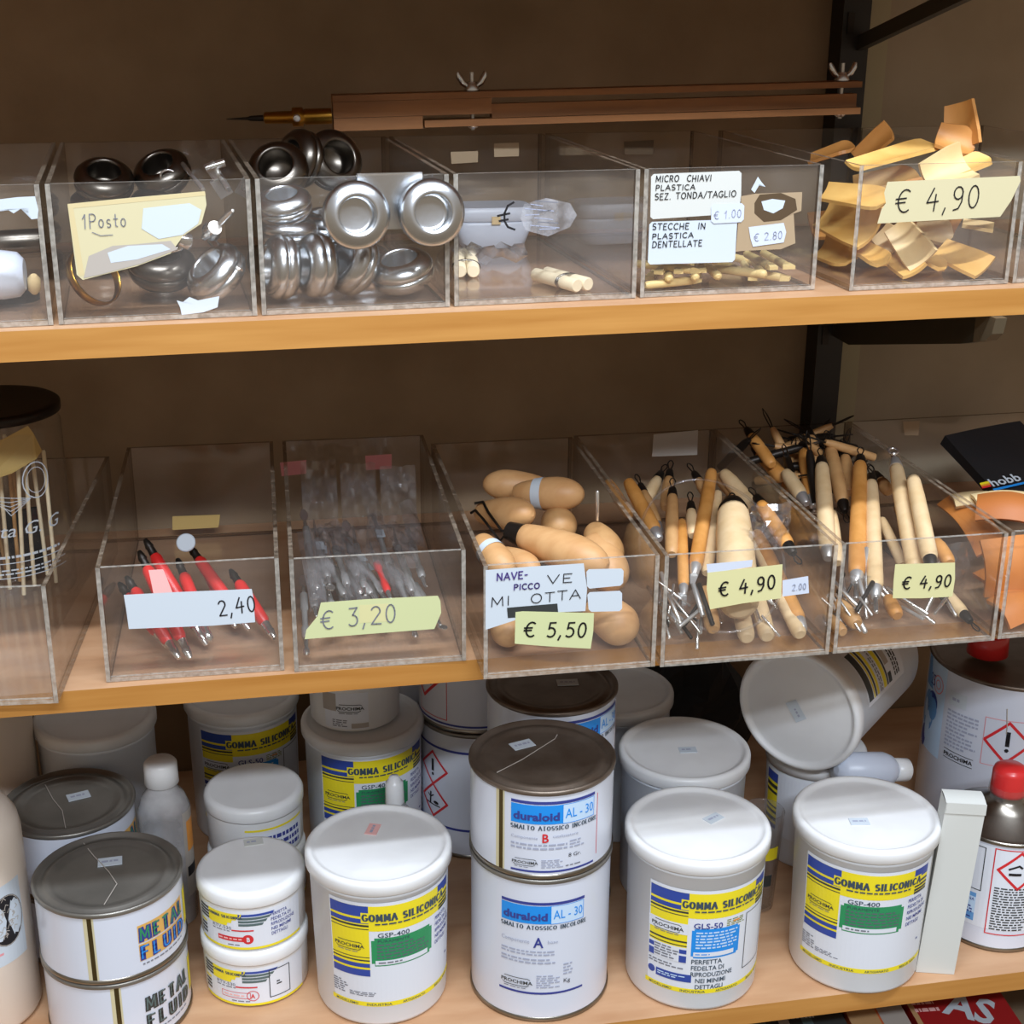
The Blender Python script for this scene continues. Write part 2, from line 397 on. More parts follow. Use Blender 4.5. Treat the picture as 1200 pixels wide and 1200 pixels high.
def cylmap(cx, cy, z0, R, a0, R1=None, h=.1):
    """u = 0 faces the direction a0 (radians), v measured up from z0; R may be a function of v"""
    Rm = R(.05) if callable(R) else R
    def fn(u, v, lift):
        r = R(v) if callable(R) else (R if R1 is None else R+(R1-R)*v/h); q = a0+u/Rm
        return Vector((cx+(r+lift)*cos(q), cy+(r+lift)*sin(q), z0+v))
    return fn
def planemap(o, U, V):
    o = Vector(o); U = Vector(U).normalized(); V = Vector(V).normalized(); N = U.cross(V)
    def fn(u, v, lift): return o+U*u+V*v+N*lift
    return fn
def facing(x, y): return atan2(CP.y-y, -x)
# ------------------------------------------------------------------ structure
ZT, ZM, ZB = -0.2035, -0.461, -0.7955            # tops of the three shelf boards
def struct(name, mb):
    o = mb.build(name); o['kind'] = 'structure'; return o
b = MB(); b.box((-.33, .345, .21), (1.73, .06, 1.37), 'wall_brown'); struct('wall_back', b)
b = MB(); b.box((1.03, .345, .21), (.99, .06, 1.37), 'wall_beige'); struct('wall_right', b)
b = MB(); b.box((.560, .3135, .21), (.028, .003, 1.37), 'bracket_trim'); struct('trim_1', b)
b = MB(); b.box((.17, .50, -.84), (2.71, .06, .72), 'wall_brown'); struct('wall_lower', b)
b = MB(); b.box((.17, .2, -1.12), (2.9, 1.0, .04), 'wall_brown'); struct('floor', b)

def shelf(label, z, th, yl, yr, back, edge=True):
    """board whose front edge runs from (-1.15, yl) to (1.5, yr)"""
    x0, x1 = -1.15, 1.5
    t = thing('shelf_board', label, 'shelf', ((x0+x1)/2, back, z-th))
    def slab(ya0, ya1, yb0, yb1, zt, zb_, ms, name):
        b = MB(); v = [(x0, ya0, zb_), (x1, ya1, zb_), (x1, yb1, zb_), (x0, yb0, zb_), (x0, ya0, zt), (x1, ya1, zt), (x1, yb1, zt), (x0, yb0, zt)]
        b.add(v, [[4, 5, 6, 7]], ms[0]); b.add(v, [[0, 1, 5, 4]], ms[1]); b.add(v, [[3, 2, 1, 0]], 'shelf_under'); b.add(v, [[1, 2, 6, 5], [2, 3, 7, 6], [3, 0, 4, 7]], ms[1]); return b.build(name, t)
    slab(yl+.014, yr+.014, back, back, z, z-th, ('shelf_top', 'shelf_top'), 'board')
    slab(yl, yr, yl+.014, yr+.014, z, z-th, ('shelf_top', 'shelf_edge'), 'front_edge')
    return t
sl = .0523
shelf('wooden shelf board holding the upper row of clear bins', ZT, .0195, -.0125-1.15*sl*.75, -.0125+1.5*sl*.75, .314)
shelf('wooden shelf board holding the lower row of clear bins', ZM, .0165, .0005, .0005, .314)
shelf('wooden shelf board with orange front edge carrying the paint cans and pails', ZB, .0185, -.004, -.004, .468)
shelf('uppermost wooden shelf board above the beam compass, out of the picture', .052, .0195, -.03, .03, .314)

# upright with its two arms
t = thing('shelf_upright', 'dark steel shelf upright standing against the back wall', 'shelf upright', (.5325, .31, -.3))
b = MB(); b.box((.5325, .300, .10), (.025, .026, 1.12), 'black_steel'); up_ = b.build('post', t)
for z in (-.300, -.255, -.03, .012): b = MB(); b.box((.5270, .2865, z), (.006, .002, .018), 'dark_metal'); b.build('slot', up_)
def arm(label, zt, thin=False):
    t = thing('shelf_bracket', label, 'bracket', (.5375, .29, zt-.04))
    b = MB(); x0, x1 = .534, .541
    prof = [(.287, zt), (.287, zt-.078), (.25, zt-.078), (.05, zt-.030), (.03, zt-.024), (.03, zt)]
    if thin: prof = [(.287, zt-.084), (.287, zt-.072), (.03, zt-.012), (.03, zt-.024)][::-1]
    v = [(x0, y, z) for y, z in prof]+[(x1, y, z) for y, z in prof]; n = len(prof)
    b.add(v, [list(range(n)), list(range(n, 2*n))[::-1]]+[[k, n+k, n+(k+1) % n, (k+1) % n][::-1] for k in range(n)], 'bracket'); b.build('arm', t)
    b = MB(); prof = [(.0295, zt), (.0295, zt-.024), (.012, zt-.0185), (.004, zt-.012), (.001, zt)]
    v = [(x0-.001, y, z) for y, z in prof]+[(x1+.001, y, z) for y, z in prof]; n = len(prof)
    b.add(v, [list(range(n)), list(range(n, 2*n))[::-1]]+[[k, n+k, n+(k+1) % n, (k+1) % n][::-1] for k in range(n)], 'bracket_tip'); b.build('end_cap', t)
arm('dark steel bracket arm under the shelf of upper bins', ZT-.0197)
arm('dark steel bracket arm at the top right corner, above the wooden scoops', .032, True)

# ------------------------------------------------------------------ clear bins
class Bin: pass
def clear_bin(label, fl, fr, depth, z, h, cat='bin', group=None):
    B = Bin(); fl = Vector((fl[0], fl[1], z)); fr = Vector((fr[0], fr[1], z)); U = (fr-fl); w = U.length; U.normalize()
    D = Vector((-U.y, U.x, 0)); c = (fl+fr)/2+D*depth/2; M = Matrix.Rotation(atan2(U.y, U.x), 3, 'Z'); th = .003; q = .0008
    t = thing('storage_bin', label, cat, (c.x, c.y, z), group); z0 = z+.0006
    def pan(name, off, size, m, side):
        b = MB(); o = U*off[0]+D*off[1]+Vector((0, 0, off[2])); b.box((c.x+o.x, c.y+o.y, z0+o.z), size, m, M, side); return b.build(name, t)
    hd = depth/2; hw = w/2
    E_ = 'acrylic_edge'; wi = w-2*q-2*th-.0004
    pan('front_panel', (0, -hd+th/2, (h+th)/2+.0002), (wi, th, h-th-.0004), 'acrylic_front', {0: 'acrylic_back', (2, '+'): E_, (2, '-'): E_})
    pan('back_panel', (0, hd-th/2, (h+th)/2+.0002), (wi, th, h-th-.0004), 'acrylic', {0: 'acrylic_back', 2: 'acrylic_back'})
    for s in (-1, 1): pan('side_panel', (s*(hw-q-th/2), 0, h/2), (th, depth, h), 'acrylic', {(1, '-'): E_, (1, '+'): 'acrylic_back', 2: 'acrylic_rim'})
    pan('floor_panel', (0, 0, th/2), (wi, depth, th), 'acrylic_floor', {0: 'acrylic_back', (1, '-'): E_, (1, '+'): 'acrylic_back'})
    B.t = t; B.o = fl.copy(); B.o.z = z0; B.U = U; B.D = D; B.w = w; B.h = h; B.depth = depth; B.floor = z0+th; B.N = -D
    B.fn = planemap(B.o, U, (0, 0, 1)); return B
def uv(B, px, py):
    P = onp(px, py, B.o, B.D)-B.o; return (P.dot(B.U), P.z)
def tagpoly(L, B, pts, m, l=0): L.fan([uv(B, *p) for p in pts], m, l)
def write(L, B, txt, p0, p1, hpx, m='ink', sw=.0009, wob=.03, l=4, sl=.05, serif=False):
    a = uv(B, *p0); c = uv(B, *p1); d = (c[0]-a[0], c[1]-a[1]); w = sqrt(d[0]**2+d[1]**2)
    L.hand(txt, a[0], a[1], hpx/1740, m, w=w, sw=sw, ang=atan2(d[1], d[0]), l=l, wob=wob, sl=sl, serif=serif)

HT = .0868; HM = .086
T0 = clear_bin('clear bin with torn white paper at the left end of the upper row', (-.2385, -.0142), (-.1132, -.0067), .25, ZT, HT)
T1 = clear_bin('clear bin with a torn cream handwritten card, full of metal odds and ends', (-.1115, -.0065), (.0132, .0010), .25, ZT, HT)
T2 = clear_bin('clear bin of round metal dippers, two more hooked over its front', (.0146, .0010), (.1402, .0085), .25, ZT, HT)
T3 = clear_bin('clear bin with only a black euro sign inked on its front', (.1418, .0090), (.2708, .0167), .25, ZT, HT)
T4 = clear_bin('clear bin with two white handwritten labels and small yellow plastic sticks', (.2724, .0172), (.4045, .0251), .25, ZT, HT)
T5 = clear_bin('clear bin heaped with wooden scoops, priced 4,90 on cream tape', (.4254, .0165), (.5530, .0241), .26, ZT, HT)
T6 = clear_bin('clear bin cut by the right edge of the picture, beside the scoops', (.5555, .0250), (.6800, .0325), .26, ZT, HT)
M0 = clear_bin('clear bin at the left edge holding the printed glass jar', (-.2586, -.0082), (-.1340, -.0180), .28, ZM, HM)
M1 = clear_bin('clear bin priced 2,40 holding the red handled tools', (-.1060, .0085), (.0187, .0060), .276, ZM, HM)
M2 = clear_bin('clear bin priced 3,20 full of steel instruments', (.0240, .0020), (.1485, -.0010), .28, ZM, HM)
M3 = clear_bin('clear bin priced 5,50 holding the bulb shaped wooden handles', (.1542, -.0330), (.2805, -.0342), .285, ZM, HM)
M6 = clear_bin('clear bin priced 4,90 crammed with wooden tools beside the bulb handles', (.2822, -.0360), (.4118, -.0368), .29, ZM, HM)
M7 = clear_bin('clear bin priced 4,90 crammed with wooden tools beside the leather pieces', (.4134, -.0366), (.5437, -.0360), .29, ZM, HM)
M8 = clear_bin('clear bin of orange leather pieces at the right edge of the lower row', (.5455, -.0345), (.7450, -.0315), .29, ZM, HM)

# --- labels stuck to the bins
def sticker(B, name, label, fn):
    L = Lab(B.fn); fn(L); o = L.build(name, B.t); 
    if label: o['label'] = label
    return o
def f(L):
    tagpoly(L, T0, [(-4, 234), (20, 231), (41, 230), (45, 246), (44, 256), (37, 257), (33, 251), (34, 244), (24, 244), (16, 250), (8, 245), (-4, 248)], 'paper_white')
sticker(T0, 'paper_label', 'torn white paper', f)
def f(L):
    tagpoly(L, T1, [(79, 239), (160, 231), (240, 224), (242, 240), (236, 262), (215, 276), (200, 297), (160, 312), (120, 322), (97, 328), (90, 322)], 'tape_cream', 0)
    tagpoly(L, T1, [(79, 239), (240, 224), (241, 229), (86, 244)], 'tape_cream_dark', 1)
    tagpoly(L, T1, [(79, 239), (86, 244), (99, 322), (92, 324)], 'tape_cream_dark', 1)
    tagpoly(L, T1, [(168, 244), (222, 238), (236, 246), (232, 262), (214, 275), (186, 280), (166, 268)], 'paper_white', 2)
    tagpoly(L, T1, [(104, 300), (132, 288), (160, 286), (200, 282), (208, 292), (165, 309), (120, 321), (98, 326)], 'paper_grey', 2)
    tagpoly(L, T1, [(126, 296), (150, 288), (190, 286), (200, 292), (160, 304), (130, 308)], 'paper_white', 3)
    write(L, T1, '1Posto', (97, 268), (148, 265), 15, 'ink_grey', .0006)
    L.line([uv(T1, *p) for p in ((108, 272), (118, 276), (132, 275))], .0005, 'ink_grey', 4)
sticker(T1, 'price_label', 'torn cream card with faded handwriting', f)
def f(L): tagpoly(L, T1, [(207, 352), (214, 354), (222, 348), (232, 352), (257, 347), (255, 360), (238, 366), (213, 369), (211, 360)], 'paper_white')
sticker(T1, 'paper_scrap', 'white paper scrap', f)
def f(L):
    tagpoly(L, T3, [(614, 239), (640, 232), (668, 238), (676, 252), (668, 266), (642, 277), (616, 270), (610, 256)], 'smear', 0)
    for k in range(9):
        y0 = 236+k*4+rnd.uniform(-1, 1); x0 = rnd.uniform(614, 640)
        L.line([uv(T3, x0, y0), uv(T3, x0+rnd.uniform(12, 34), y0+rnd.uniform(-2, 3))], .0006, 'ink_light' if k % 3 else 'ink_grey', 1)
sticker(T3, 'tape_residue', 'grey smear of old tape', f)
def f(L):
    L.line([uv(T3, *p) for p in ((602, 237), (595, 241), (591, 250), (591, 259), (595, 266), (603, 269))], .0014, 'ink', 3)
    L.line([uv(T3, *p) for p in ((583, 253), (597, 250))], .0014, 'ink', 3); L.line([uv(T3, *p) for p in ((585, 259), (595, 257))], .0014, 'ink', 3)
sticker(T3, 'euro_sign', 'black euro sign', f)
def rounded(L, B, a, b_, c, d, m, l, k=.12):
    """a quad in picture order with clipped corners"""
    q = [a, b_, c, d]; pts = []
    for i in range(4):
        p = q[i]; n = q[(i+1) % 4]; o = q[i-1]
        for s in (o, n):
            L_ = sqrt((s[0]-p[0])**2+(s[1]-p[1])**2); pts.append((p[0]+(s[0]-p[0])*3/L_, p[1]+(s[1]-p[1])*3/L_))
    tagpoly(L, B, pts, m, l)
def f(L):
    rounded(L, T4, (763, 204), (869, 200), (868, 250), (762, 257), 'card_white', 0)
    write(L, T4, 'MICRO  CHIAVI', (768, 213), (833, 212), 7, 'ink', .0006); write(L, T4, 'PLASTICA', (768, 223), (814, 222), 6, 'ink', .0006)
    write(L, T4, 'SEZ. TONDA/TAGLIO', (767, 234), (862, 230), 7, 'ink', .0006)
sticker(T4, 'name_label', 'upper white handwritten label', f)
def f(L):
    rounded(L, T4, (761, 260), (864, 257), (861, 307), (759, 310), 'paper_white', 0)
    write(L, T4, 'STECCHE  IN', (764, 269), (826, 268), 7, 'ink', .0006); write(L, T4, 'PLASTICA', (764, 280), (812, 278), 6, 'ink', .0006)
    write(L, T4, 'DENTELLATE', (764, 290), (822, 288), 7, 'ink', .0006)
sticker(T4, 'name_label', 'lower white handwritten label', f)
def f(L):
    rounded(L, T4, (833, 239), (872, 238), (871, 260), (833, 262), 'bag_white', 5); write(L, T4, '€ 1.00', (836, 257), (868, 254), 9, 'ink_light', .0006, l=7)
sticker(T4, 'price_sticker', 'small printed price sticker', f)
def f(L):
    tagpoly(L, T4, [(868, 230), (885, 227), (940, 225), (939, 247), (930, 250), (932, 285), (915, 292), (870, 294), (862, 295)], 'tape_beige', 0)
    tagpoly(L, T4, [(884, 238), (890, 228), (915, 226), (932, 233), (934, 246), (915, 258), (895, 260), (884, 250)], 'tape_brown', 1)
    tagpoly(L, T4, [(892, 236), (905, 233), (920, 235), (917, 244), (906, 250), (895, 246)], 'paper_white', 2)
    tagpoly(L, T4, [(880, 222), (888, 207), (892, 213), (897, 219), (890, 216), (884, 226)], 'paper_white', 2)
    tagpoly(L, T4, [(877, 266), (893, 264), (918, 261), (921, 272), (918, 284), (882, 289), (879, 279)], 'bag_white', 4)
    write(L, T4, '€ 2.80', (883, 283), (916, 279), 9, 'ink_light', .0006, l=6)
sticker(T4, 'tape_patch', 'torn beige tape with a printed price sticker', f)
def f(L):
    tagpoly(L, T5, [(1040, 213), (1195, 206), (1196, 212), (1185, 235), (1172, 254), (1028, 262), (1033, 245), (1038, 238), (1036, 226)], 'tape_cream', 0)
    write(L, T5, '€ 4,90', (1048, 250), (1146, 243), 27, 'ink', .0010)
sticker(T5, 'price_tape', 'cream tape priced 4,90', f)
def f(L):
    tagpoly(L, M1, [(174, 668), (191, 667), (196, 678), (197, 681), (203, 696), (180, 697), (178, 686)], 'pink_paper', 0)
    tagpoly(L, M1, [(145, 697), (200, 694), (295, 690), (297, 700), (299, 729), (250, 733), (151, 737), (148, 715)], 'paper_white', 1)
    write(L, M1, '2,40', (257, 722), (300, 715), 20, 'ink', .0010)
sticker(M1, 'price_label', 'white paper label priced 2,40', f)
def f(L):
    tagpoly(L, M2, [(376, 706), (430, 702), (513, 698), (516, 704), (517, 718), (509, 737), (430, 743), (357, 749), (359, 738), (372, 722)], 'tape_green', 0)
    tagpoly(L, M2, [(421, 709), (455, 707), (455, 728), (421, 730)], 'tape_yellow', 1)
    write(L, M2, '€ 3,20', (376, 737), (464, 729), 24, 'ink_grey', .0010)
sticker(M2, 'price_tape', 'pale green tape priced 3,20', f)
def f(L):
    tagpoly(L, M3, [(569, 668), (620, 664), (684, 660), (688, 690), (686, 716), (640, 718), (606, 726), (569, 738)], 'paper_white', 0)
    rounded(L, M3, (687, 667), (731, 666), (730, 686), (688, 690), 'paper_white', 0)
    rounded(L, M3, (688, 694), (729, 692), (729, 716), (690, 717), 'paper_white', 0)
    tagpoly(L, M3, [(594, 712), (653, 707), (654, 717), (625, 722), (595, 724)], 'pr_dark', 2)
    write(L, M3, 'NAVE-', (582, 680), (618, 677), 9, 'ink_purple', .0010); write(L, M3, 'PICCO', (602, 691), (632, 689), 7, 'ink_purple', .0009)
    write(L, M3, 'VE', (641, 684), (670, 682), 11, 'ink', .0007); write(L, M3, 'MI  OTTA', (575, 711), (680, 701), 12, 'ink', .0007)
sticker(M3, 'name_label', 'torn white paper label in black and purple pen', f)
def f(L):
    tagpoly(L, M3, [(604, 717), (612, 716), (696, 718), (695, 740), (692, 760), (640, 757), (603, 754)], 'tape_green', 3)
    write(L, M3, '€ 5,50', (613, 746), (686, 746), 19, 'ink', .0013, l=6)
sticker(M3, 'price_tape', 'pale green tape priced 5,50', f)
def f(L):
    tagpoly(L, M6, [(828, 661), (882, 656), (881, 664), (829, 672)], 'bag_white', 0)
    tagpoly(L, M6, [(829, 671), (917, 661), (916, 682), (915, 701), (870, 707), (832, 714), (828, 690)], 'tape_yellow', 1)
    write(L, M6, '€ 4,90', (842, 699), (908, 689), 18, 'ink', .0013, l=6)
sticker(M6, 'price_tape', 'yellow tape priced 4,90', f)
def f(L):
    tagpoly(L, M6, [(917, 680), (947, 675), (948, 695), (917, 699)], 'bag_white', 0); write(L, M6, '2.00', (928, 692), (944, 690), 8, 'ink_light', .0006)
sticker(M6, 'price_sticker', 'small white price sticker', f)
def f(L):
    tagpoly(L, M7, [(1049, 661), (1090, 660), (1119, 659), (1119, 678), (1116, 699), (1080, 701), (1046, 701), (1047, 680)], 'tape_yellow', 1)
    write(L, M7, '€ 4,90', (1056, 690), (1113, 687), 16, 'ink', .0012, l=6)
sticker(M7, 'price_tape', 'yellow tape priced 4,90', f)
# scraps of tape left on the back panels
def backtag(B, name, pts, m, label=None):
    o = B.o+B.D*(B.depth-.0032); fn = planemap(o, B.U, (0, 0, 1)); L = Lab(fn); q = []
    for p in pts:
        P = onp(p[0], p[1], o, B.D)-o; q.append((P.dot(B.U), P.z))
    L.fan(q, m, 1); ob = L.build(name, B.t)
    if label: ob['label'] = label
backtag(T3, 'tape_patch', [(528, 178), (560, 177), (560, 190), (529, 192)], 'tape_beige', 'beige tape')
backtag(T3, 'tape_patch', [(579, 168), (608, 167), (608, 183), (579, 184)], 'tape_beige', 'beige tape')
backtag(T4, 'tape_patch', [(731, 166), (766, 164), (765, 181), (732, 181)], 'tape_brown', 'dark brown tape')
backtag(M1, 'tape_patch', [(202, 605), (258, 603), (256, 618), (202, 621)], 'tape_dull', 'dull yellow tape')
backtag(M2, 'sticker', [(328, 542), (359, 539), (359, 555), (330, 558)], 'pink_sticker', 'pink sticker')
backtag(M2, 'sticker', [(428, 534), (459, 532), (459, 549), (429, 551)], 'pink_sticker', 'pink sticker')
backtag(M6, 'name_label', [(766, 509), (818, 504), (817, 533), (764, 535)], 'paper_grey', 'grey paper label')
backtag(M7, 'tape_patch', [(1058, 494), (1078, 493), (1076, 510), (1060, 510)], 'tape_beige', 'beige tape')
# ------------------------------------------------------------------ containers on the bottom shelf
def flat_sticker(t, px, py, z, w=.016, d=.010, rot=.2, m='paper_white', marks=True, name='price_sticker'):
    p = G(px, py, z); U = Vector((cos(rot), sin(rot), 0)); V = Vector((-sin(rot), cos(rot), 0))
    L = Lab(planemap(p-U*w/2-V*d/2+Vector((0, 0, .0004)), U, V)); b = MB(); b.box(p+Vector((0, 0, .0003)), (w, d, .0005), m, Matrix.Rotation(rot, 3, 'Z'))
    if marks:
        L.mb = b; L.micro(w*.15, d*.3, w*.85, d*.75, 1, 'ink_light')
    return b.build(name, t)

def gsp_art(L, kind='gsp', simple=False):
    R = L.rect
    R(0, -.004, .122, .096, 'label_white', 0)
    # panel of blue and black stripes on yellow
    R(.001, .026, .034, .093, 'pr_yellow', 1)
    R(.001, .083, .034, .093, 'pr_blue', 2); R(.001, .0765, .034, .0808, 'pr_blue', 2); R(.001, .0735, .034, .0753, 'pr_dark', 2); R(.001, .0708, .034, .0716, 'pr_dark', 2)
    if kind == 'gsp':
        R(.001, .026, .034, .0325, 'pr_blue', 2); R(.001, .0345, .034, .0383, 'pr_blue', 2); R(.001, .0405, .034, .0418, 'pr_dark', 2); R(.001, .0438, .034, .0445, 'pr_dark', 2)
        logo(L, .004, .053, .026)
        L.micro(0.000, .006, .014, .019, 6, 'ink_grey'); L.micro(.0155, .006, .038, .0105, 3, 'ink_grey')
    else:
        R(.0, .0530, .034, .0635, 'label_white', 3); logo(L, .003, .056, .028)
        R(.001, .0450, .034, .0466, 'pr_dark', 2); R(.001, .0415, .034, .0425, 'pr_dark', 2)
        R(.001, .026, .034, .0405, 'label_white', 3); R(.001, .026, .006, .0325, 'pr_blue', 4); R(.028, .026, .034, .0325, 'pr_blue', 4); R(.001, .0345, .006, .0385, 'pr_blue', 4); R(.028, .0345, .034, .0385, 'pr_blue', 4)
        L.micro(.0065, .027, .0275, .0395, 5, 'ink_grey', l=5); L.micro(.001, .0185, .032, .0235, 2, 'ink_grey')
        L.fan([(.004+.0035*cos(q*pi/6), .0115+.0035*sin(q*pi/6)) for q in range(12)], 'pr_blue', 2); R(.0085, .007, .039, .0145, 'pr_blue', 2); L.micro(.010, .009, .034, .0130, 2, 'pr_sky', l=3)
    # title band
    R(.034, .0695, .096, .093, 'pr_yellow', 1); R(.028, .0772, .034, .0868, 'pr_yellow', 3)
    R(.096, .0845, .1135, .093, 'pr_blue', 1); R(.096, .0695, .1135, .0845, 'pr_yellow', 1)
    for v in (.0805, .0765, .073, .0702): R(.0975, v-.0012, .1135, v+.0010, 'pr_dark', 2)
    R(.096, .0772, .104, .0868, 'pr_yellow', 3)
    L.hand('GOMMA SILICONICA', .0295, .0795, .0058, 'pr_ink2', w=.0735, sw=.00125, serif=True, l=5, gap=.34)
    L.micro(.039, .0755, .0945, .0772, 1, 'pr_ink2', fill=.8, l=5)
    if kind == 'gsp':
        L.text('GSP-400', .0405, .0635, .0042, 'pr_ink2', 3, w=.026, bold=.01)
        g = [(.038, .036), (.086, .036), (.0885, .039), (.0885, .0605), (.086, .063), (.038, .063), (.0355, .0605), (.0355, .039)]
        R(.0355, .0385, .0885, .0605, 'pr_green', 1); R(.038, .0360, .086, .0385, 'pr_green', 1); R(.038, .0605, .086, .063, 'pr_green', 1)
        R(.0385, .0372, .0835, .0415, 'label_white', 3); L.text('PURAMENTE', .0405, .0588, .0024, 'pr_ink2', 3, w=.026)
        L.micro(.040, .0425, .085, .0580, 5, 'pr_greygreen', l=3); L.micro(.041, .038, .060, .0408, 1, 'ink_grey', l=5)
        for k, s in enumerate(('PERFETTA', 'FEDELTA DI', 'RIPRODUZIONE', 'NEI MINIMI', 'DETTAGLI')): L.text(s, .0925, .0625-k*.0058, .0034, 'ink_blue', 3, w=.0028*len(s)*.72, bold=.01)
        L.micro(.110, .018, .114, .021, 1, 'ink_blue')
    else:
        L.text('GLS-50', .0385, .0600, .0052, 'ink_blue', 3, w=.024, bold=.015); L.micro(.066, .060, .083, .067, 4, 'pr_olive'); R(.072, .0635, .078, .065, 'pr_orange', 3)
        R(.0375, .0330, .0790, .0580, 'pr_cyan', 1); R(.0395, .0313, .0770, .0597, 'pr_cyan', 1)
        L.micro(.041, .0400, .0765, .0575, 6, 'pr_sky', l=3); R(.0395, .0330, .074, .0372, 'label_white', 3); L.micro(.041, .0342, .058, .0362, 1, 'pr_cyan', l=4)
        for k, (s, w) in enumerate((('PERFETTA', .026), ('FEDELTA DI', .028), ('RIPRODUZIONE', .036), ('NEI MINIMI', .026), ('DETTAGLI', .024))): L.text(s, .038+(.004 if k > 2 else 0), .0258-k*.0062, .0042, 'pr_ink2', 3, w=w, bold=.015)
        L.frame(.086, .012, .112, .066, .0007, 'pr_dark', 3)
    # foot strip
    R(-.002, -.0035, .124, .0008, 'pr_yellow', 2)
    for u0, s in ((.002, 'MODELLISMO'), (.030, 'INDUSTRIA'), (.060, 'ARTIGIANATO'), (.092, 'BELLE ARTI')): L.text(s, u0, -.0026, .0022, 'pr_ink2', 4, w=.021, bold=.01)

def logo(L, u, v, w, m='pr_dark', l=4):
    """lettering between two bars with rounded brackets"""
    L.text('PROCHIMA', u, v, w*.115, m, l+1, w=w, bold=.02)
    L.line([(u+w*.12, v+w*.20), (u+w*.85, v+w*.20), (u+w*.92, v+w*.16)], w*.022, m, l); L.line([(u+w*.06, v-w*.03), (u+w*.12, v-w*.08), (u+w*.8, v-w*.08), (u+w*.88, v-w*.04)], w*.022, m, l)
    L.micro(u+w*.1, v-w*.17, u+w*.85, v-w*.12, 1, 'ink_grey', l=l)

def pail(name, label, x, y, ztop, r, base_ratio=.90, art=None, off=0, lv=.022, sticker=None, body='pail_white', srot=.2, zb=ZB, group=None):
    zb += .0003; t = thing(name, label, 'pail', (x, y, zb), group); h = ztop-zb; rb = r*base_ratio; rt = r*.945; n = 56
    b = MB(); P = Vector((x, y, zb)); Z = Vector((0, 0, 1))
    b.spin(P, P+Z, [(0, rb-.004), (.0015, rb-.001), (.004, rb), (h-.017, rt), (h-.016, rt+.0012), (h-.0135, rt+.0012), (h-.0125, rt)], body, n); bo = b.build('body', t)
    b = MB(); z = h-.0125
    b.spin(P, P+Z, [(z, r-.0035), (z, r-.0008), (z+.001, r), (z+.0085, r), (z+.0105, r-.0006), (z+.0122, r-.0022), (z+.0125, r-.0042), (z+.0117, r-.0058), (z+.0100, r-.0072), (z+.0096, r-.010), (z+.0102, r-.016), (z+.0104, 0)], 'white_plastic', n)
    b.build('lid', t)
    if sticker: flat_sticker(t, sticker[0], sticker[1], zb+h-.0020, rot=srot, m=sticker[2] if len(sticker) > 2 else 'paper_white')
    if art:
        a0 = facing(x, y)+radians(off); L = Lab(cylmap(x, y, zb+lv, lambda v: rb+(rt-rb)*max(0, v+lv-.004)/(h-.021), a0)); art(L); L.build('label', t)
    return t

def can(name, label, x, y, z0, z1, r, art=None, off=0, lid='tin_lid', seam=None, sticker=None, wrap=None, srot=.3, cat='can'):
    t = thing(name, label, cat, (x, y, z0)); P = Vector((x, y, z0)); Z = Vector((0, 0, 1)); h = z1-z0; n = 56
    b = MB(); b.spin(P, P+Z, [(0.003, r-.0006), (h-.004, r-.0006)], 'lacquer_white', n); b.build('body', t)
    b = MB(); b.spin(P, P+Z, [(0.0004, r-.006), (.0004, r-.001), (.001, r+.0006), (.003, r+.0006), (.0042, r-.0004)], 'tin', n); b.build('bottom_rim', t)
    b = MB(); b.spin(P, P+Z, [(h-.0048, r-.0004), (h-.0034, r+.0008), (h-.0012, r+.0008), (h-.0002, r-.0002), (h-.0004, r-.0014), (h-.0034, r-.0026), (h-.0038, r-.0066), (h-.0018, r-.0082), (h-.0016, r-.0128), (h-.0034, r-.0145), (h-.0037, r-.02), (h-.0037, 0)], lid, n); b.build('lid', t)
    a0 = facing(x, y)
    if seam is not None:
        L = Lab(cylmap(x, y, z0+.004, r-.0006, a0+radians(seam))); L.rect(-.0045, 0, .0035, h-.008, 'tape_cream', 0); L.rect(-.0015, 0, .0020, h-.008, 'seam_dark', 1); L.build('seam', t)
    if art:
        L = Lab(cylmap(x, y, z0, r-.0006, a0+radians(off))); art(L, h); L.build('label', t)
    zl = z1-.0034
    if sticker: flat_sticker(t, sticker[0], sticker[1], zl, rot=srot, w=.019, d=.012)
    if wrap:
        b = MB(); b.tube([G(px, py, zl+.0006) for px, py in wrap], .00045, 'paper_grey', 5); b.build('wrap_seam', t)['label'] = 'shrink wrap seam'
    return t

pail('pail', 'white silicone rubber pail with green panel label, right of the front row', .4945, .0442, -.6515, .0612, .895, gsp_art, -49, .026, (1007, 963), srot=-.15)
pail('pail', 'white silicone rubber pail with cyan panel label in the front row', .3487, .0504, -.6494, .0603, .915, lambda L: gsp_art(L, 'gls'), -38, .022, (836, 959), srot=.5)
pail('pail', 'white silicone rubber pail with green panel label and a red price sticker on its lid', .0872, .0780, -.6555, .0598, .90, gsp_art, -45, .024, (437, 972, 'pink_paper'), srot=1.2)
def gsp_date(L): L.frame(.038, .012, .078, .034, .0004, 'ink_light', 2); L.micro(.040, .026, .076, .033, 3); L.text('30/03/2017', .042, .0145, .005, 'ink_grey', 3, w=.032)
pail('pail', 'plain white pail standing behind the cyan panel pail', .377, .179, -.6520, .0600, .915, None, 0, .02, (806, 879), srot=-.1)
pail('pail', 'white pail with a brown shaded lid at the very back, beside the stacked enamel cans', .343, .302, -.6505, .0585, .915)
pail('pail', 'big white pail with green panel label and a small tub standing on its lid', .0942, .2934, -.6535, .0584, .92, gsp_art, -46, .03)
pail('pail', 'white pail with black framed label at the back, behind the glossy capped tub', -.0185, .362, -.6505, .0560, .92, lambda L: (gsp_art(L, 'gls')), -50, .03)
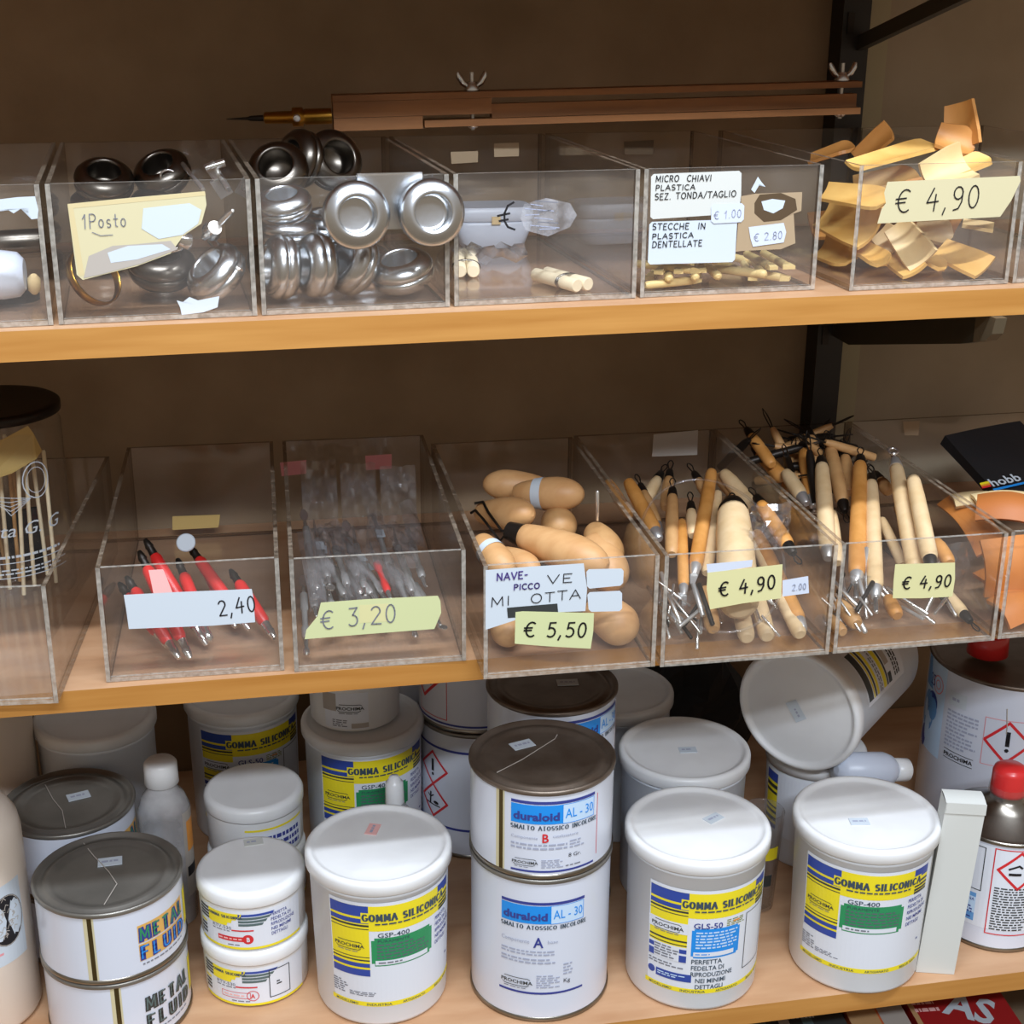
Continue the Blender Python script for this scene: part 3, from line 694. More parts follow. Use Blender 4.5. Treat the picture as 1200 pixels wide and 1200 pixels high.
pail('pail', 'white pail with a wide brownish lid, behind the gold lettered can', -.153, .318, -.6405, .0560, .93)

def lying_pail():
    c = Vector((.478, .167, -.6195)); az = radians(47); ax = Vector((sin(az), cos(az), .02)).normalized(); r = .0600
    t = thing('pail', 'white pail lying on its side, lid towards the viewer', 'pail', c+Vector((0, 0, -.06)))
    b = MB(); b.spin(c, c+ax, [(.0125, r*.945), (.0135, r*.955), (.016, r*.955), (.017, r*.945), (.152, r*.9), (.155, r*.885), (.1565, r*.85)], 'pail_white', 56); b.build('body', t)
    b = MB(); b.spin(c, c+ax, [(.0125, r-.0035), (.0125, r-.0008), (.011, r), (.004, r), (.002, r-.0006), (.0003, r-.0022), (0, r-.0042), (.0008, r-.0058), (.0025, r-.0072), (.0029, r-.01), (.0023, r-.016), (.0021, 0)], 'white_plastic', 56); b.build('lid', t)
    e1 = ax.cross(Vector((0, 0, 1))).normalized(); e2 = e1.cross(ax)
    d = c-ax*-.0015; U = (e1*-.0+e2*1).normalized()
    # sticker: on the plane of the lid
    p = onp(933, 833, c+ax*.0018, ax); U = (e1*cos(2.2)+e2*sin(2.2)).normalized(); V = (-ax).cross(U)
    L = Lab(planemap(p-U*.010-V*.006, U, V)); L.rect(0, 0, .020, .012, 'paper_white', 3); L.micro(.004, .004, .016, .008, 1, 'ink_light', l=4); L.build('price_sticker', t)
    # label wrapped round the upper right of the body, its text running round the pail
    def fn(u, v, l):
        q = u/.056; rr = r*.945+(r*.9-r*.945)*(v+.030-.017)/.135
        return c+ax*(.030+v)+(e1*cos(q)+e2*sin(q))*(rr+l)
    L = Lab(fn); L.rect(.008, .0, .075, .085, 'label_white', 0)
    for v0, v1, m in ((.002, .012, 'pr_dark'), (.0135, .016, 'pr_yellow'), (.017, .020, 'pr_dark'), (.021, .0255, 'pr_yellow'), (.037, .0435, 'pr_yellow'), (.0445, .0475, 'pr_dark')): L.rect(.012, v0, .060, v1, m, 1)
    L.micro(.012, .028, .060, .035, 2, 'ink_grey'); L.rect(.012, .049, .022, .056, 'pr_dark', 1); L.rect(.030, .049, .060, .058, 'paper_grey', 1); L.micro(.014, .062, .06, .075, 3, 'ink'); L.build('label', t)
lying_pail()

# round resin tubs in stacks of two
def rtv_art(comp, solid):
    def f(L, h=.055):
        R = L.rect
        R(-.034, .004, .062, .0385, 'label_white', 0)
        for k, (v, m) in enumerate(((.0335, 'pr_blue'), (.0305, 'pr_greygreen'), (.0275, 'pr_greygreen'), (.0245, 'pr_greygreen'))): R(.006, v, .034-k*.003, v+.0022, m, 2, 0, .0015)
        for k, v in enumerate((.0335, .0305, .0275, .0245)): R(-.034, v, -.022, v+.002, 'pr_dark', 2); R(-.022, v-.0006, .008-k*.004, v+.0026, 'pr_yellow', 2, 0, .001)
        for v in (.019, .0155, .012, .0085): R(-.034, v, -.026, v+.0020, 'pr_dark' if v < .017 else 'pr_yellow', 2)
        L.hand('GOMMA SILICONICA', -.021, .0315, .0022, 'pr_ink2', w=.030, sw=.0005, serif=True, l=5, gap=.3)
        L.text('RTV-530', -.018, .0205, .0030, 'ink_grey', 3, w=.018, bold=.01); R(.000, .0195, .018, .0208, 'pr_red', 3); L.micro(-.018, .018, .000, .0198, 1)
        if solid:
            R(-.013, .0095, .012, .0140, 'pr_red', 2); L.fan([(.013+.0045*cos(q*pi/8), .0118+.0045*sin(q*pi/8)) for q in range(16)], 'pr_red', 2)
            L.text(comp, .0118, .0098, .004, 'label_white', 5, w=.0028, bold=.03); L.micro(-.012, .0105, .008, .0132, 1, 'pink_paper', l=4)
            for k, s in enumerate(('PERFETTA', 'FEDELTA DI', 'RIPRODUZIONE', 'NEI MINIMI', 'DETTAGLI')): L.text(s, .032, .031-k*.0046, .0030, 'ink_blue', 3, w=.0022*len(s)*.85, bold=.01)
        else:
            L.frame(-.013, .0090, .012, .0145, .0005, 'pr_red', 2); L.line([(.014+.0048*cos(q*pi/8), .0118+.0048*sin(q*pi/8)) for q in range(17)], .0006, 'pr_red', 3)
            L.text(comp, .0124, .0098, .004, 'pr_red', 5, w=.0034, bold=.03); L.micro(-.011, .0105, .009, .0132, 1, 'pink_paper', l=4)
            L.frame(.028, .008, .046, .0345, .0007, 'pr_dark', 3); L.micro(.034, .018, .039, .023, 2, 'pr_dark')
        L.micro(-.004, .0052, .012, .0072, 1); R(-.034, .002, .062, .0042, 'pr_yellow', 2)
    return f
def tub(label, x, y, z0, r, art=None, off=-8, seal=False, h=.055, sticker=None):
    t = thing('tub', label, 'tub', (x, y, z0)); P = Vector((x, y, z0+.0002)); Z = Vector((0, 0, 1)); n = 48
    b = MB(); b.spin(P, P+Z, [(0, r-.006), (.001, r-.003), (.003, r-.0018), (h-.0135, r-.0012)], 'white_plastic', n); b.build('body', t)
    b = MB(); k = h-.0135; b.spin(P, P+Z, [(k, r-.002), (k, r-.0003), (k+.001, r), (k+.009, r), (k+.0118, r-.0015), (k+.0132, r-.0045), (k+.0132, r-.006), (k+.0128, r-.012), (k+.0128, 0)], 'white_plastic', n); b.build('lid', t)
    if sticker: flat_sticker(t, sticker[0], sticker[1], z0+h-.0004, rot=.1, m='card_white')
    if art:
        L = Lab(cylmap(x, y, z0+.0002, r-.0018, facing(x, y)+radians(off), r-.0012, .05)); art(L); L.build('label', t)
    return t
tub('white tub with red printed component A, lower of the two in front', -.0163, .1098, ZB+.0002, .0447, rtv_art('A', False), -25)
tub('white tub with solid red component B mark, stacked on the component A tub', -.0163, .1098, ZB+.0554, .0447, rtv_art('B', True), -25, sticker=(297, 987))
tub('white tub under the glossy capped tub, behind the component tubs', -.0112, .2356, ZB+.0002, .0447, rtv_art('A', False), 20)
tub('glossy white tub with yellow edged label, behind the stacked component tubs', -.0112, .2356, ZB+.0554, .0447, None)
def blue_art(L, h=.05):
    L.rect(-.01, .004, .05, .03, 'label_white', 0); L.rect(-.01, .0325, .05, .0345, 'pr_yellow', 1)
    for k in range(3): L.micro(.0, .008+k*.007, .045, .0125+k*.007, 1, 'ink_blue', .9)
def add_art(): 
    L = Lab(cylmap(-.0112, .2356, ZB+.0556, .0429, facing(-.0112, .2356), .0435, .05)); blue_art(L); return L
o_ = [o for o in bpy.data.objects if o.get('label', '').startswith('glossy white tub')][0]
add_art().build('label', o_)
def small_art(L, h=.05):
    L.rect(-.030, .004, .012, .042, 'label_white', 0); L.rect(-.032, .022, -.018, .040, 'paper_grey', 1); logo(L, -.018, .024, .026)
    L.micro(-.022, .006, -.008, .014, 4); L.rect(-.004, .005, .012, .010, 'paper_grey', 1)
tub('small white tub standing on the lid of the big pail at the back', .088, .300, -.6535+.0004, .0440, small_art, 0)

# enamel cans
def dur_art(comp, col, tail, big=False):
    def f(L, h):
        s = 1.22 if big else 1.0; v1 = h-.012 if not big else h-.024
        W0, W1 = -.024, .046
        L.rect(W0, v1, W1, v1+.0026, 'ink_blue', 1)
        L.rect(W0, v1-.0175, .017, v1-.0008, 'pr_cyan', 1); L.rect(.017, v1-.0175, W1-.001, v1-.0008, 'pr_sky', 1); L.frame(.017, v1-.0175, W1-.001, v1-.0008, .0005, 'pr_cyan', 2)
        L.text('duraloid', W0+.0018, v1-.0140, .0066, 'ink_blue', 4, w=.0365, bold=.035); L.text('AL - 30', .019, v1-.0130, .0080, 'pr_cyan', 3, w=.025, bold=.005)
        L.hand('SMALTO ATOSSICO INCOLORE', W0, v1-.0225, .0034, 'pr_ink2', w=.072, sw=.0006, serif=True, l=3, gap=.3)
        if not big:
            L.text('Componente', W0, v1-.031, .0026, 'ink_light', 3, w=.0215); L.text(comp, .0005, v1-.0335, .0075, col, 3, w=.0056, bold=.02); L.text(tail, .009, v1-.0295, .0026, 'ink_light', 3, w=.021)
            L.micro(W0, v1-.041, .021, v1-.0345, 2, 'ink_light'); L.micro(.023, v1-.041, .037, v1-.033, 3, 'ink_light'); L.text('8 Gr.', .022, v1-.0485, .0034, 'ink', 3, w=.011)
            logo(L, W0+.001, v1-.0535, .021); L.micro(.0005, v1-.057, .018, v1-.049, 5, 'ink_light'); L.micro(.020, v1-.057, .035, v1-.055, 1); L.rect(W0, v1-.0610, W1, v1-.0592, 'ink_blue', 1)
            L.rect(W1+.003, v1-.055, W1+.0036, v1, 'pr_red', 1)
        else:
            L.text('Componente', W0, v1-.036, .0036, 'ink_light', 3, w=.024); L.text(comp, .0035, v1-.0395, .0092, col, 3, w=.0078, bold=.02); L.text(tail, .0145, v1-.036, .0032, 'ink_light', 3, w=.0085)
            L.micro(W0, v1-.048, .021, v1-.0425, 2, 'ink_light'); L.micro(W0, v1-.056, .021, v1-.050, 2, 'ink_light')
            logo(L, W0+.000, v1-.076, .027); L.micro(.006, v1-.079, .025, v1-.066, 6, 'ink_light'); L.text('Kg', .028, v1-.075, .0038, 'ink', 3, w=.006); L.micro(.028, v1-.068, .037, v1-.056, 4, 'ink_light')
            L.rect(W0-.002, v1-.0850, W1, v1-.0830, 'ink_blue', 1)
    return f
DX, DY = .2193, .0642
can('paint_can', 'white enamel can marked component A, bottom of the front stack', DX, DY, ZB+.0003, -.6595, .0581, dur_art('A', 'ink_blue', 'base', True), -8)
can('paint_can', 'white enamel can marked with a red B, on top of the component A can', DX, DY, -.6592, -.5800, .0584, dur_art('B', 'pr_red', 'catalizzatore'), 0, lid='brown_reflect_lid', seam=-33, sticker=(612, 873), wrap=[(577, 908), (612, 890), (650, 866), (653, 861)])
X2, Y2 = .254, .187
can('paint_can', 'white enamel can at the bottom of the stack behind, hidden by the front cans', X2, Y2, ZB+.0003, -.6595, .0575, dur_art('A', 'ink_blue', 'base', True), 6)
can('paint_can', 'white enamel can with brown shaded lid, top of the stack behind', X2, Y2, -.6592, -.5800, .0578, dur_art('B', 'pr_red', 'catalizzatore'), 30, lid='brown_reflect_lid', sticker=(665, 800), srot=-.1)
def diamond(L, u, v, s, pic):
    L.line([(u, v-s), (u+s, v), (u, v+s), (u-s, v), (u, v-s)], s*.13, 'pr_red', 2)
    if pic == '!': L.line([(u, v+s*.5), (u, v-s*.12)], s*.18, 'ink', 3); L.fan([(u+s*.1*cos(q), v-s*.38+s*.1*sin(q)) for q in range(6)], 'ink', 3)
    elif pic == 'dead':
        L.line([(u-s*.55, v-s*.3), (u+s*.5, v-s*.3)], s*.07, 'ink', 3); L.line([(u-s*.25, v-s*.3), (u-s*.2, v+s*.4)], s*.12, 'ink', 3); L.line([(u-s*.2, v+s*.05), (u-s*.42, v+s*.25)], s*.07, 'ink', 3); L.line([(u-s*.2, v+s*.12), (u+s*.02, v+s*.3)], s*.07, 'ink', 3)
        L.fan([(u+s*.22+s*.2*cos(q*pi/4), v-s*.12+s*.1*sin(q*pi/4)) for q in range(8)], 'ink', 3)
    else:
        L.line([(u-s*.5, v+s*.1), (u-s*.05, v+s*.3), (u+s*.1, v+s*.18)], s*.1, 'ink', 3); L.line([(u-s*.45, v-s*.18), (u+s*.05, v-s*.18)], s*.14, 'ink', 3)
def haz_low(L, h):
    L.rect(-.06, h-.022, .06, h-.0195, 'ink_blue', 1); diamond(L, -.010, h-.045, .0175, '!'); diamond(L, -.010, h-.080, .0175, 'dead'); L.rect(-.06, h-.106, .06, h-.1035, 'ink_blue', 1); L.micro(-.06, h-.1, -.032, h-.03, 12)
def haz_high(L, h):
    L.rect(-.06, .006, .06, .008, 'ink_blue', 1); L.frame(-.030, .011, .008, .07, .0007, 'pr_red', 2); diamond(L, -.022, .050, .022, 'dead')
X3, Y3 = .205, .302
can('hazard_can', 'white can with red hazard diamonds, lower of the pair at the back', X3, Y3, ZB+.0003, -.6595, .0560, haz_low, -38)
can('hazard_can', 'white can with a red framed hazard panel, upper of the pair at the back', X3, Y3, -.6592, -.5800, .0560, haz_high, -38)

def metal_art(gold):
    def f(L, h):
        v = h*.50; hh = .0125
        if gold: L.rect(.0145, v-.002, .064, v+hh+.0015, 'pr_gold', 1); L.rect(.0145, v-.0185, .064, v-.0032, 'pr_gold', 1)
        L.hand('METAL', .0165, v, .0105, 'ink_blue' if gold else 'pr_dark', w=.046, sw=.0029, serif=True, l=4, gap=.42)
        L.hand('FLUID', .0165, v-.0165, .0105, 'ink_blue' if gold else 'pr_dark', w=.046, sw=.0029, serif=True, l=4, gap=.42)
        L.hand('METAL', .0160, v+.0004, .0105, 'pr_green' if gold else 'pr_greygreen', w=.046, sw=.0012, l=5, gap=.42); L.hand('FLUID', .0160, v-.0161, .0105, 'pr_cyan' if gold else 'pr_greygreen', w=.046, sw=.0012, l=5, gap=.42)
        L.micro(.0165, v-.023, .06, v-.0205, 1, 'ink_grey'); L.rect(.07, v-.018, .085, v+.014, 'pr_yellow', 1)
    return f
FX, FY = -.1276, .0892
can('paint_can', 'white can with grey mottled capitals, lower of the front pair at left', FX, FY, ZB+.0003, -.7305, .0572, metal_art(False), 3, seam=-3)
can('paint_can', 'white can with dark capitals on gold blocks, upper of the front pair at left', FX, FY, -.7302, -.6650, .0577, metal_art(True), 3, seam=-18, sticker=(129, 1010), wrap=[(98, 988), (110, 1003), (128, 1022), (137, 1036), (122, 1060)], srot=.05)
can('paint_can', 'white can under the dark lidded can at left, behind the front pair', -.1685, .2045, ZB+.0003, -.7305, .0553, metal_art(False), 10)
can('paint_can', 'white can with a dark scratched lid, behind the gold lettered pair', -.1685, .2045, -.7302, -.6650, .0557, metal_art(True), 10, sticker=(92, 933), wrap=[(52, 918), (62, 936), (73, 950), (78, 975)], srot=.3)

# the white tub the lying pail rests on, and the things round it
t = thing('tub', 'white tub with blue and yellow stripes, under the lying pail', 'tub', (.520, .212, ZB)); P = Vector((.520, .212, ZB+.0003)); Z = Vector((0, 0, 1))
b = MB(); b.spin(P, P+Z, [(0, .041), (.003, .044), (.100, .046)], 'pail_white', 48); b.build('body', t)
b = MB(); b.spin(P, P+Z, [(.100, .044), (.100, .0475), (.111, .0475), (.1135, .045), (.1135, 0)], 'white_plastic', 48); b.build('lid', t)
L = Lab(cylmap(.520, .212, ZB+.03, .0448, facing(.52, .212)+radians(-68), .0460, .07)); L.rect(0, 0, .05, .066, 'label_white', 0); L.rect(.001, .004, .018, .064, 'pr_yellow', 1)
for v0, v1, m in ((.054, .064, 'pr_blue'), (.047, .051, 'pr_dark'), (.041, .044, 'pr_dark'), (.026, .028, 'pr_dark'), (.020, .023, 'pr_dark'), (.012, .016, 'pr_dark'), (.004, .009, 'pr_blue')): L.rect(.001, v0, .018, v1, m, 2)
L.build('label', t)
# clear beaker between the pails
t = thing('plastic_beaker', 'empty clear plastic beaker standing between the two front pails at right', 'beaker', (.4375, .1290, ZB)); P = Vector((.4375, .1290, ZB+.0004))
b = MB(); b.spin(P, P+Z, [(0, .0125), (.002, .0145), (.094, .0185), (.100, .0190), (.1015, .0178), (.100, .0170), (.094, .0170), (.004, .0132), (.003, 0)], 'clear_wrap', 32); b.build('cup', t)
L = Lab(cylmap(.4375, .1290, ZB+.03, .0160, facing(.4375, .129), .0186, .07)); L.rect(-.008, .028, .016, .041, 'pr_yellow', 1); L.rect(-.002, .0, .012, .012, 'pr_dark', 1); L.build('label', t)

# bottle lying on the tub beside the pail
t = thing('bottle', 'small pale blue bottle with a white cap lying behind the right front pail', 'bottle', (.560, .150, -.690))
p0 = A(1012, 902, .150); p1 = A(1052, 902, .156); p2 = A(1074, 906, .158)
b = MB(); ax = (p1-p0).normalized(); b.spin(p0-ax*.03, p1, [(0, .004), (.004, .016), (.05, .0165), (.058, .014), (.064, .009)], 'bag_white', 28); b.build('body', t)
b = MB(); q = p0-ax*.03+ax*.0635; b.spin(q, q+ax, [(0, .0095), (.0005, .0108), (.014, .0108), (.0152, .0095), (.0154, 0)], 'white_plastic', 24); b.build('cap', t)

# solvent tins with red caps
def big_tin():
    x, y, r, zt = .722, .226, .0770, -.6090; t = thing('solvent_tin', 'tall white and blue solvent tin with a red cap, at the back right', 'tin', (x, y, ZB)); P = Vector((x, y, ZB+.0003)); h = zt-ZB
    b = MB(); b.spin(P, P+Z, [(0, r-.001), (.002, r), (h-.004, r)], 'lacquer_white', 64); b.build('body', t)
    b = MB(); b.spin(P, P+Z, [(h-.0045, r), (h-.003, r+.0012), (h-.0005, r+.0008), (h, r-.001), (h-.002, r-.003), (h-.003, r-.006), (h-.003, 0)], 'brown_reflect_lid', 64); b.build('top', t)
    q = G(1163, 772, zt+.02); c = Vector((x-.030, y-.004, zt+.004)); b = MB(); b.spin(c, c+Z, [(0, .0180), (.001, .0195), (.021, .0185), (.024, .016), (.0245, 0)], 'red_cap', 36); b.build('cap', t)
    L = Lab(cylmap(x, y, ZB+.066, r, facing(x, y)+radians(-76)))
    # the blue label is a soft swirl of blues
    L.rect(0, .02, .040, .118, 'pr_sky', 0); L.rect(.0, .085, .018, .118, 'pr_midblue', 1, 0, -.010); L.fan([(.012+.013*cos(q*pi/8), .060+.022*sin(q*pi/8)) for q in range(16)], 'pr_midblue', 1); L.fan([(.013+.006*cos(q*pi/8), .044+.016*sin(q*pi/8)) for q in range(16)], 'pr_sky', 2); L.fan([(.020+.010*cos(q*pi/8), .072+.012*sin(q*pi/8)) for q in range(16)], 'pr_blue', 1); L.fan([(.022+.008*cos(q*pi/8), .066+.012*sin(q*pi/8)) for q in range(16)], 'pr_midblue', 2)
    L.fan([(.006+.006*cos(q*pi/8), .030+.012*sin(q*pi/8)) for q in range(16)], 'pr_blue', 1)
    L.line([(.028+.008*cos(q*pi/8), .095+.009*sin(q*pi/8)) for q in range(17)], .0012, 'pink_sticker', 2); L.line([(.028+.004*cos(q*pi/8), .095+.0045*sin(q*pi/8)) for q in range(17)], .001, 'pink_sticker', 2); L.text('25', .012, .090, .012, 'ink_blue', 3, w=.010)
    L.micro(.046, .040, .080, .080, 10, 'ink_light'); L.text('PROCHIMA', .047, .030, .004, 'ink', 3, w=.032, bold=.02); L.line([(.047, .037), (.079, .036)], .0006, 'ink', 2); L.line([(.047, .028), (.079, .027)], .0006, 'ink', 2)
    L.frame(.086, .036, .14, .085, .0007, 'pink_sticker', 2); diamond(L, .108, .062, .021, '!'); L.build('label', t)
    L = Lab(cylmap(x, y, ZB+.066, r, facing(x, y)+radians(-76))); L.rect(.046, .084, .066, .099, 'paper_white', 1); L.micro(.050, .088, .062, .094, 1, 'ink_light'); L.build('price_sticker', t)
    b = MB(); b.tube([Vector((x, y, 0))+Vector((r*cos(facing(x, y)+q), r*sin(facing(x, y)+q), zz)) for q, zz in ((.02, -.632), (.03, -.640), (.05, -.652), (.05, -.658))], .0006, 'paper_grey', 6); b.build('glue_drip', t)
big_tin()
def small_tin():
    x, y, r = .6380, .0690, .0480; t = thing('solvent_tin', 'small white solvent tin with a red cap beside the white carton', 'tin', (x, y, ZB)); P = Vector((x, y, ZB+.0003)); h = .1100
    b = MB(); b.spin(P, P+Z, [(.003, r-.0006), (h-.003, r-.0006)], 'lacquer_white', 56); b.build('body', t)
    b = MB(); b.spin(P, P+Z, [(0.0002, r-.006), (.0006, r), (.003, r+.0004), (.0042, r-.0004)], 'tin', 56); b.build('bottom_rim', t)
    b = MB(); b.spin(P, P+Z, [(h-.004, r-.0004), (h-.003, r+.0006), (h-.0005, r+.0004), (h, r-.001), (h+.001, r-.004), (h+.012, .026), (h+.018, .016), (h+.022, .0145), (h+.026, .0145)], 'tin', 56); b.build('cone_top', t)
    c = P+Z*(h+.0225); b = MB(); b.spin(c, c+Z, [(0, .0128), (.001, .0152), (.004, .0154), (.021, .0150), (.0245, .0138), (.027, .010), (.0275, 0)], 'red_cap', 36); b.build('cap', t)
    b = MB(); b.spin(c-Z*.003, c+Z, [(0, .0165), (.006, .0165), (.012, .0160)], 'clear_wrap', 32, caps=False); b.build('cap_wrap', t)['label'] = 'clear shrink band'
    L = Lab(cylmap(x, y, ZB+.0003, r-.0006, facing(x, y)))
    L.rect(-.030, .022, .06, .104, 'label_white', 0); L.frame(-.045, .058, -.011, .101, .0008, 'pr_dark', 2); L.rect(-.045, .026, -.014, .054, 'pr_midblue', 1); L.rect(-.045, .034, -.014, .050, 'pr_sky', 2); L.text('RESINA', -.028, .046, .003, 'ink_blue', 4, w=.013); L.micro(-.030, .028, -.016, .041, 5, 'ink_blue', l=4)
    L.frame(-.003, .018, .06, .103, .0010, 'pr_red', 2); diamond(L, .019, .083, .018, 'acid'); L.micro(.000, .022, .040, .066, 17, 'pr_dark'); L.rect(-.030, .008, -.022, .016, 'brown_reflect_lid', 1); L.build('label', t)
small_tin()
# white carton
def carton():
    t = thing('carton', 'plain white upright carton between the right front pail and the small tin', 'box', (.562, .018, ZB))
    bl = G(1073, 1139, ZB+.0003); br = G(1118, 1142, ZB+.0003); U = (br-bl); U.z = 0; w = U.length; U.normalize(); D = Vector((-U.y, U.x, 0)); h = .1655; dp = .022; lean = Vector((.0085, -.001, 0))
    v = [bl, br, br+D*dp, bl+D*dp]; v = v+[p+Vector((0, 0, h))+lean for p in v]
    b = MB(); b.add(v, [[0, 1, 5, 4], [1, 2, 6, 5], [2, 3, 7, 6], [3, 0, 4, 7], [3, 2, 1, 0]], 'card_white'); b.build('body', t)
    a = [p+Vector((0, 0, .0004)) for p in v[4:]]; g = [[a[0]+(a[3]-a[0])*k/4+(a[1]-a[0])*j/4+Vector((0, 0, .0014*sin(pi*k/4))) for j in range(5)] for k in range(5)]
    b = MB(); b.plate(g, .0008, 'card_white'); b.box((a[0]+a[1])/2+Vector((0, -.0006, -.004)), (w, .0006, .010), 'card_white', Matrix.Rotation(atan2(U.y, U.x), 3, 'Z')); b.build('flap', t)
carton()
# bottles at the left
def big_bottle(label, x, y, r, h, emblem):
    t = thing('bottle', label, 'bottle', (x, y, ZB)); P = Vector((x, y, ZB+.0003))
    b = MB(); b.spin(P, P+Z, [(0, r-.006), (.002, r-.002), (.006, r), (h*.80, r), (h*.86, r-.002), (h*.92, r-.009), (h*.965, r-.020), (h*.985, .018), (h, .016)], 'cream_plastic', 48); b.build('body', t)
    b = MB(); c = P+Z*(h+.0004); b.spin(c, c+Z, [(0, .017), (.020, .0165), (.022, .014), (.022, 0)], 'white_plastic', 28); b.build('cap', t)
    if emblem:
        L = Lab(cylmap(x, y, ZB, r, facing(x, y)+radians(14))); L.rect(-.045, .065, .034, .135, 'paper_white', 0)
        L.fan([(.017+.0165*cos(q*pi/12), .103+.0225*sin(q*pi/12)) for q in range(24)], 'ink', 1)
        for k in range(26):
            q = rnd.uniform(0, 2*pi); rr = rnd.uniform(.2, .85); u_, v_ = .017+.0165*rr*cos(q), .103+.0225*rr*sin(q); a = rnd.uniform(0, 3.1)
            L.line([(u_, v_), (u_+.003*cos(a), v_+.003*sin(a)), (u_+.004*cos(a+1), v_+.004*sin(a+1))], .0006, 'paper_grey', 2)
        L.line([(.017+.0158*cos(q*pi/12), .103+.0218*sin(q*pi/12)) for q in range(25)], .0006, 'paper_grey', 2); L.rect(-.02, .075, .01, .077, 'pink_sticker', 1); L.build('label', t)
big_bottle('cream plastic bottle with a round black emblem at the left edge', -.2400, .108, .0475, .205, True)
big_bottle('plain cream bottle at the left edge, behind the emblem bottle', -.2560, .300, .0500, .215, False)
def small_bottle():
    x, y = -.0890, .2060; t = thing('bottle', 'small translucent bottle with white cap and orange label, behind the gold lettered can', 'bottle', (x, y, ZB)); P = Vector((x, y, ZB+.0003)); r = .0225; h = .138
    b = MB(); b.spin(P, P+Z, [(0, r-.003), (.003, r), (h-.024, r), (h-.012, r-.004), (h-.004, .0125), (h, .0120)], 'milky', 32); b.build('body', t)
    b = MB(); c = P+Z*(h+.0002); b.spin(c, c+Z, [(0, .0135), (.001, .0148), (.020, .0142), (.0225, .012), (.0228, 0)], 'white_plastic', 28); b.build('cap', t)
    L = Lab(cylmap(x, y, ZB, r, facing(x, y)+radians(40))); L.rect(0, .03, .02, .115, 'paper_grey', 0); L.rect(.004, .075, .02, .105, 'pr_orange', 1); L.rect(.002, .05, .02, .06, 'ink', 1); L.build('label', t)
small_bottle()
t = thing('bottle', 'small white nozzle bottle in front of the big back pail', 'bottle', (.1130, .1950, ZB)); P = Vector((.1130, .1950, ZB+.0003))
b = MB(); b.spin(P, P+Z, [(0, .015), (.003, .0175), (.090, .0175), (.100, .010), (.104, .0075)], 'milky', 28); b.build('body', t)
b = MB(); c = P+Z*.1042; b.spin(c, c+Z, [(0, .0085), (.020, .0080), (.0215, .006), (.026, .0042), (.0265, 0)], 'white_plastic', 24); b.build('cap', t)
t = thing('spray_can', 'slim white can behind the big back pail, half hidden by the hazard cans', 'can', (.163, .385, ZB)); P = Vector((.163, .385, ZB+.0003))
b = MB(); b.spin(P, P+Z, [(0, .022), (.002, .0235), (.150, .0235), (.158, .015)], 'lacquer_white', 28); b.build('body', t)
b = MB(); c = P+Z*.158; b.spin(c, c+Z, [(0, .014), (.03, .0135), (.032, .011), (.032, 0)], 'white_plastic', 24); b.build('cap', t)

# packages on the floor board under the bottom shelf
def package(name, label, corners, z, h, m, art=None):
    c = sum((Vector((x, y, 0)) for x, y in corners), Vector())/len(corners)
    t = thing(name, label, 'package', (c.x, c.y, z-h)); b = MB(); n = len(corners)
    v = [(x, y, z-h) for x, y in corners]+[(x, y, z) for x, y in corners]
    b.add(v, [list(range(n))[::-1], list(range(n, 2*n))]+[[k, (k+1) % n, n+(k+1) % n, n+k] for k in range(n)], m); b.build('packet', t)
    if art: L = Lab(planemap((corners[0][0], corners[0][1], z), Vector((corners[1][0]-corners[0][0], corners[1][1]-corners[0][1], 0)), Vector((corners[3][0]-corners[0][0], corners[3][1]-corners[0][1], 0)))); art(L); L.build('print', t)
    return t
def f(L):
    for k in range(7): L.rect(.01+k*.022, .02, .02+k*.022, .13, 'paper_grey' if k % 2 else 'pr_greygreen', 1)
    L.micro(.02, .04, .17, .10, 3, 'paper_white', l=2)
package('flat_pack', 'dark grey package under the bottom shelf edge', [(.33, .06), (.512, .045), (.522, .20), (.34, .215)], -.900, .19, 'pkg_dark', f)
def f(L): L.rect(.0, .0, .028, .12, 'pkg_tan', 1); L.rect(.03, .03, .055, .07, 'paper_grey', 1)
package('carton', 'orange and tan carton under the bottom shelf, beside the red package', [(.517, .045), (.572, .040), (.582, .19), (.527, .195)], -.902, .18, 'pkg_orange', f)
def f(L):
    L.text('AS', .030, .040, .034, 'paper_white', 2, w=.044, bold=.03, ang=-.5); L.micro(.004, .04, .028, .10, 6, 'pink_paper'); L.rect(0, .0, .005, .14, 'pkg_tan', 1)
package('packet', 'red package with big white letters under the bottom shelf at right', [(.577, .040), (.672, .032), (.682, .19), (.587, .195)], -.900, .18, 'pkg_red', f)

# bag for the dark clutter behind the pails, added to darken the gap
q_ = random.Random(4); b = MB(); c = Vector((.452, .395, ZB+.0005)); vs = []; fs = []; nu, nv = 22, 12
for i in range(nv+1):
    for k in range(nu):
        a = 2*pi*k/nu; t_ = i/nv; rr = (1.0 if t_ < .15 else sqrt(max(0, 1-((t_-.15)/.86)**2)))*(1+.16*sin(a*3+t_*7)+.10*sin(a*7-t_*11))
        vs.append(c+Vector((.062*rr*cos(a), .044*rr*sin(a), .165*t_+.006*sin(a*5+t_*9)*(t_ > .05))))
for i in range(nv):
    for k in range(nu): fs.append([i*nu+k, i*nu+(k+1) % nu, (i+1)*nu+(k+1) % nu, (i+1)*nu+k])
b.add(vs, fs, 'black_cloth', False); b.add(vs[:nu], [list(range(nu))[::-1]], 'black_cloth'); b.add(vs[-nu:], [list(range(nu))], 'black_cloth')
one(b, 'plastic_bag', 'dark crumpled plastic bag added to darken the gap behind the lying pail', 'bag', c)
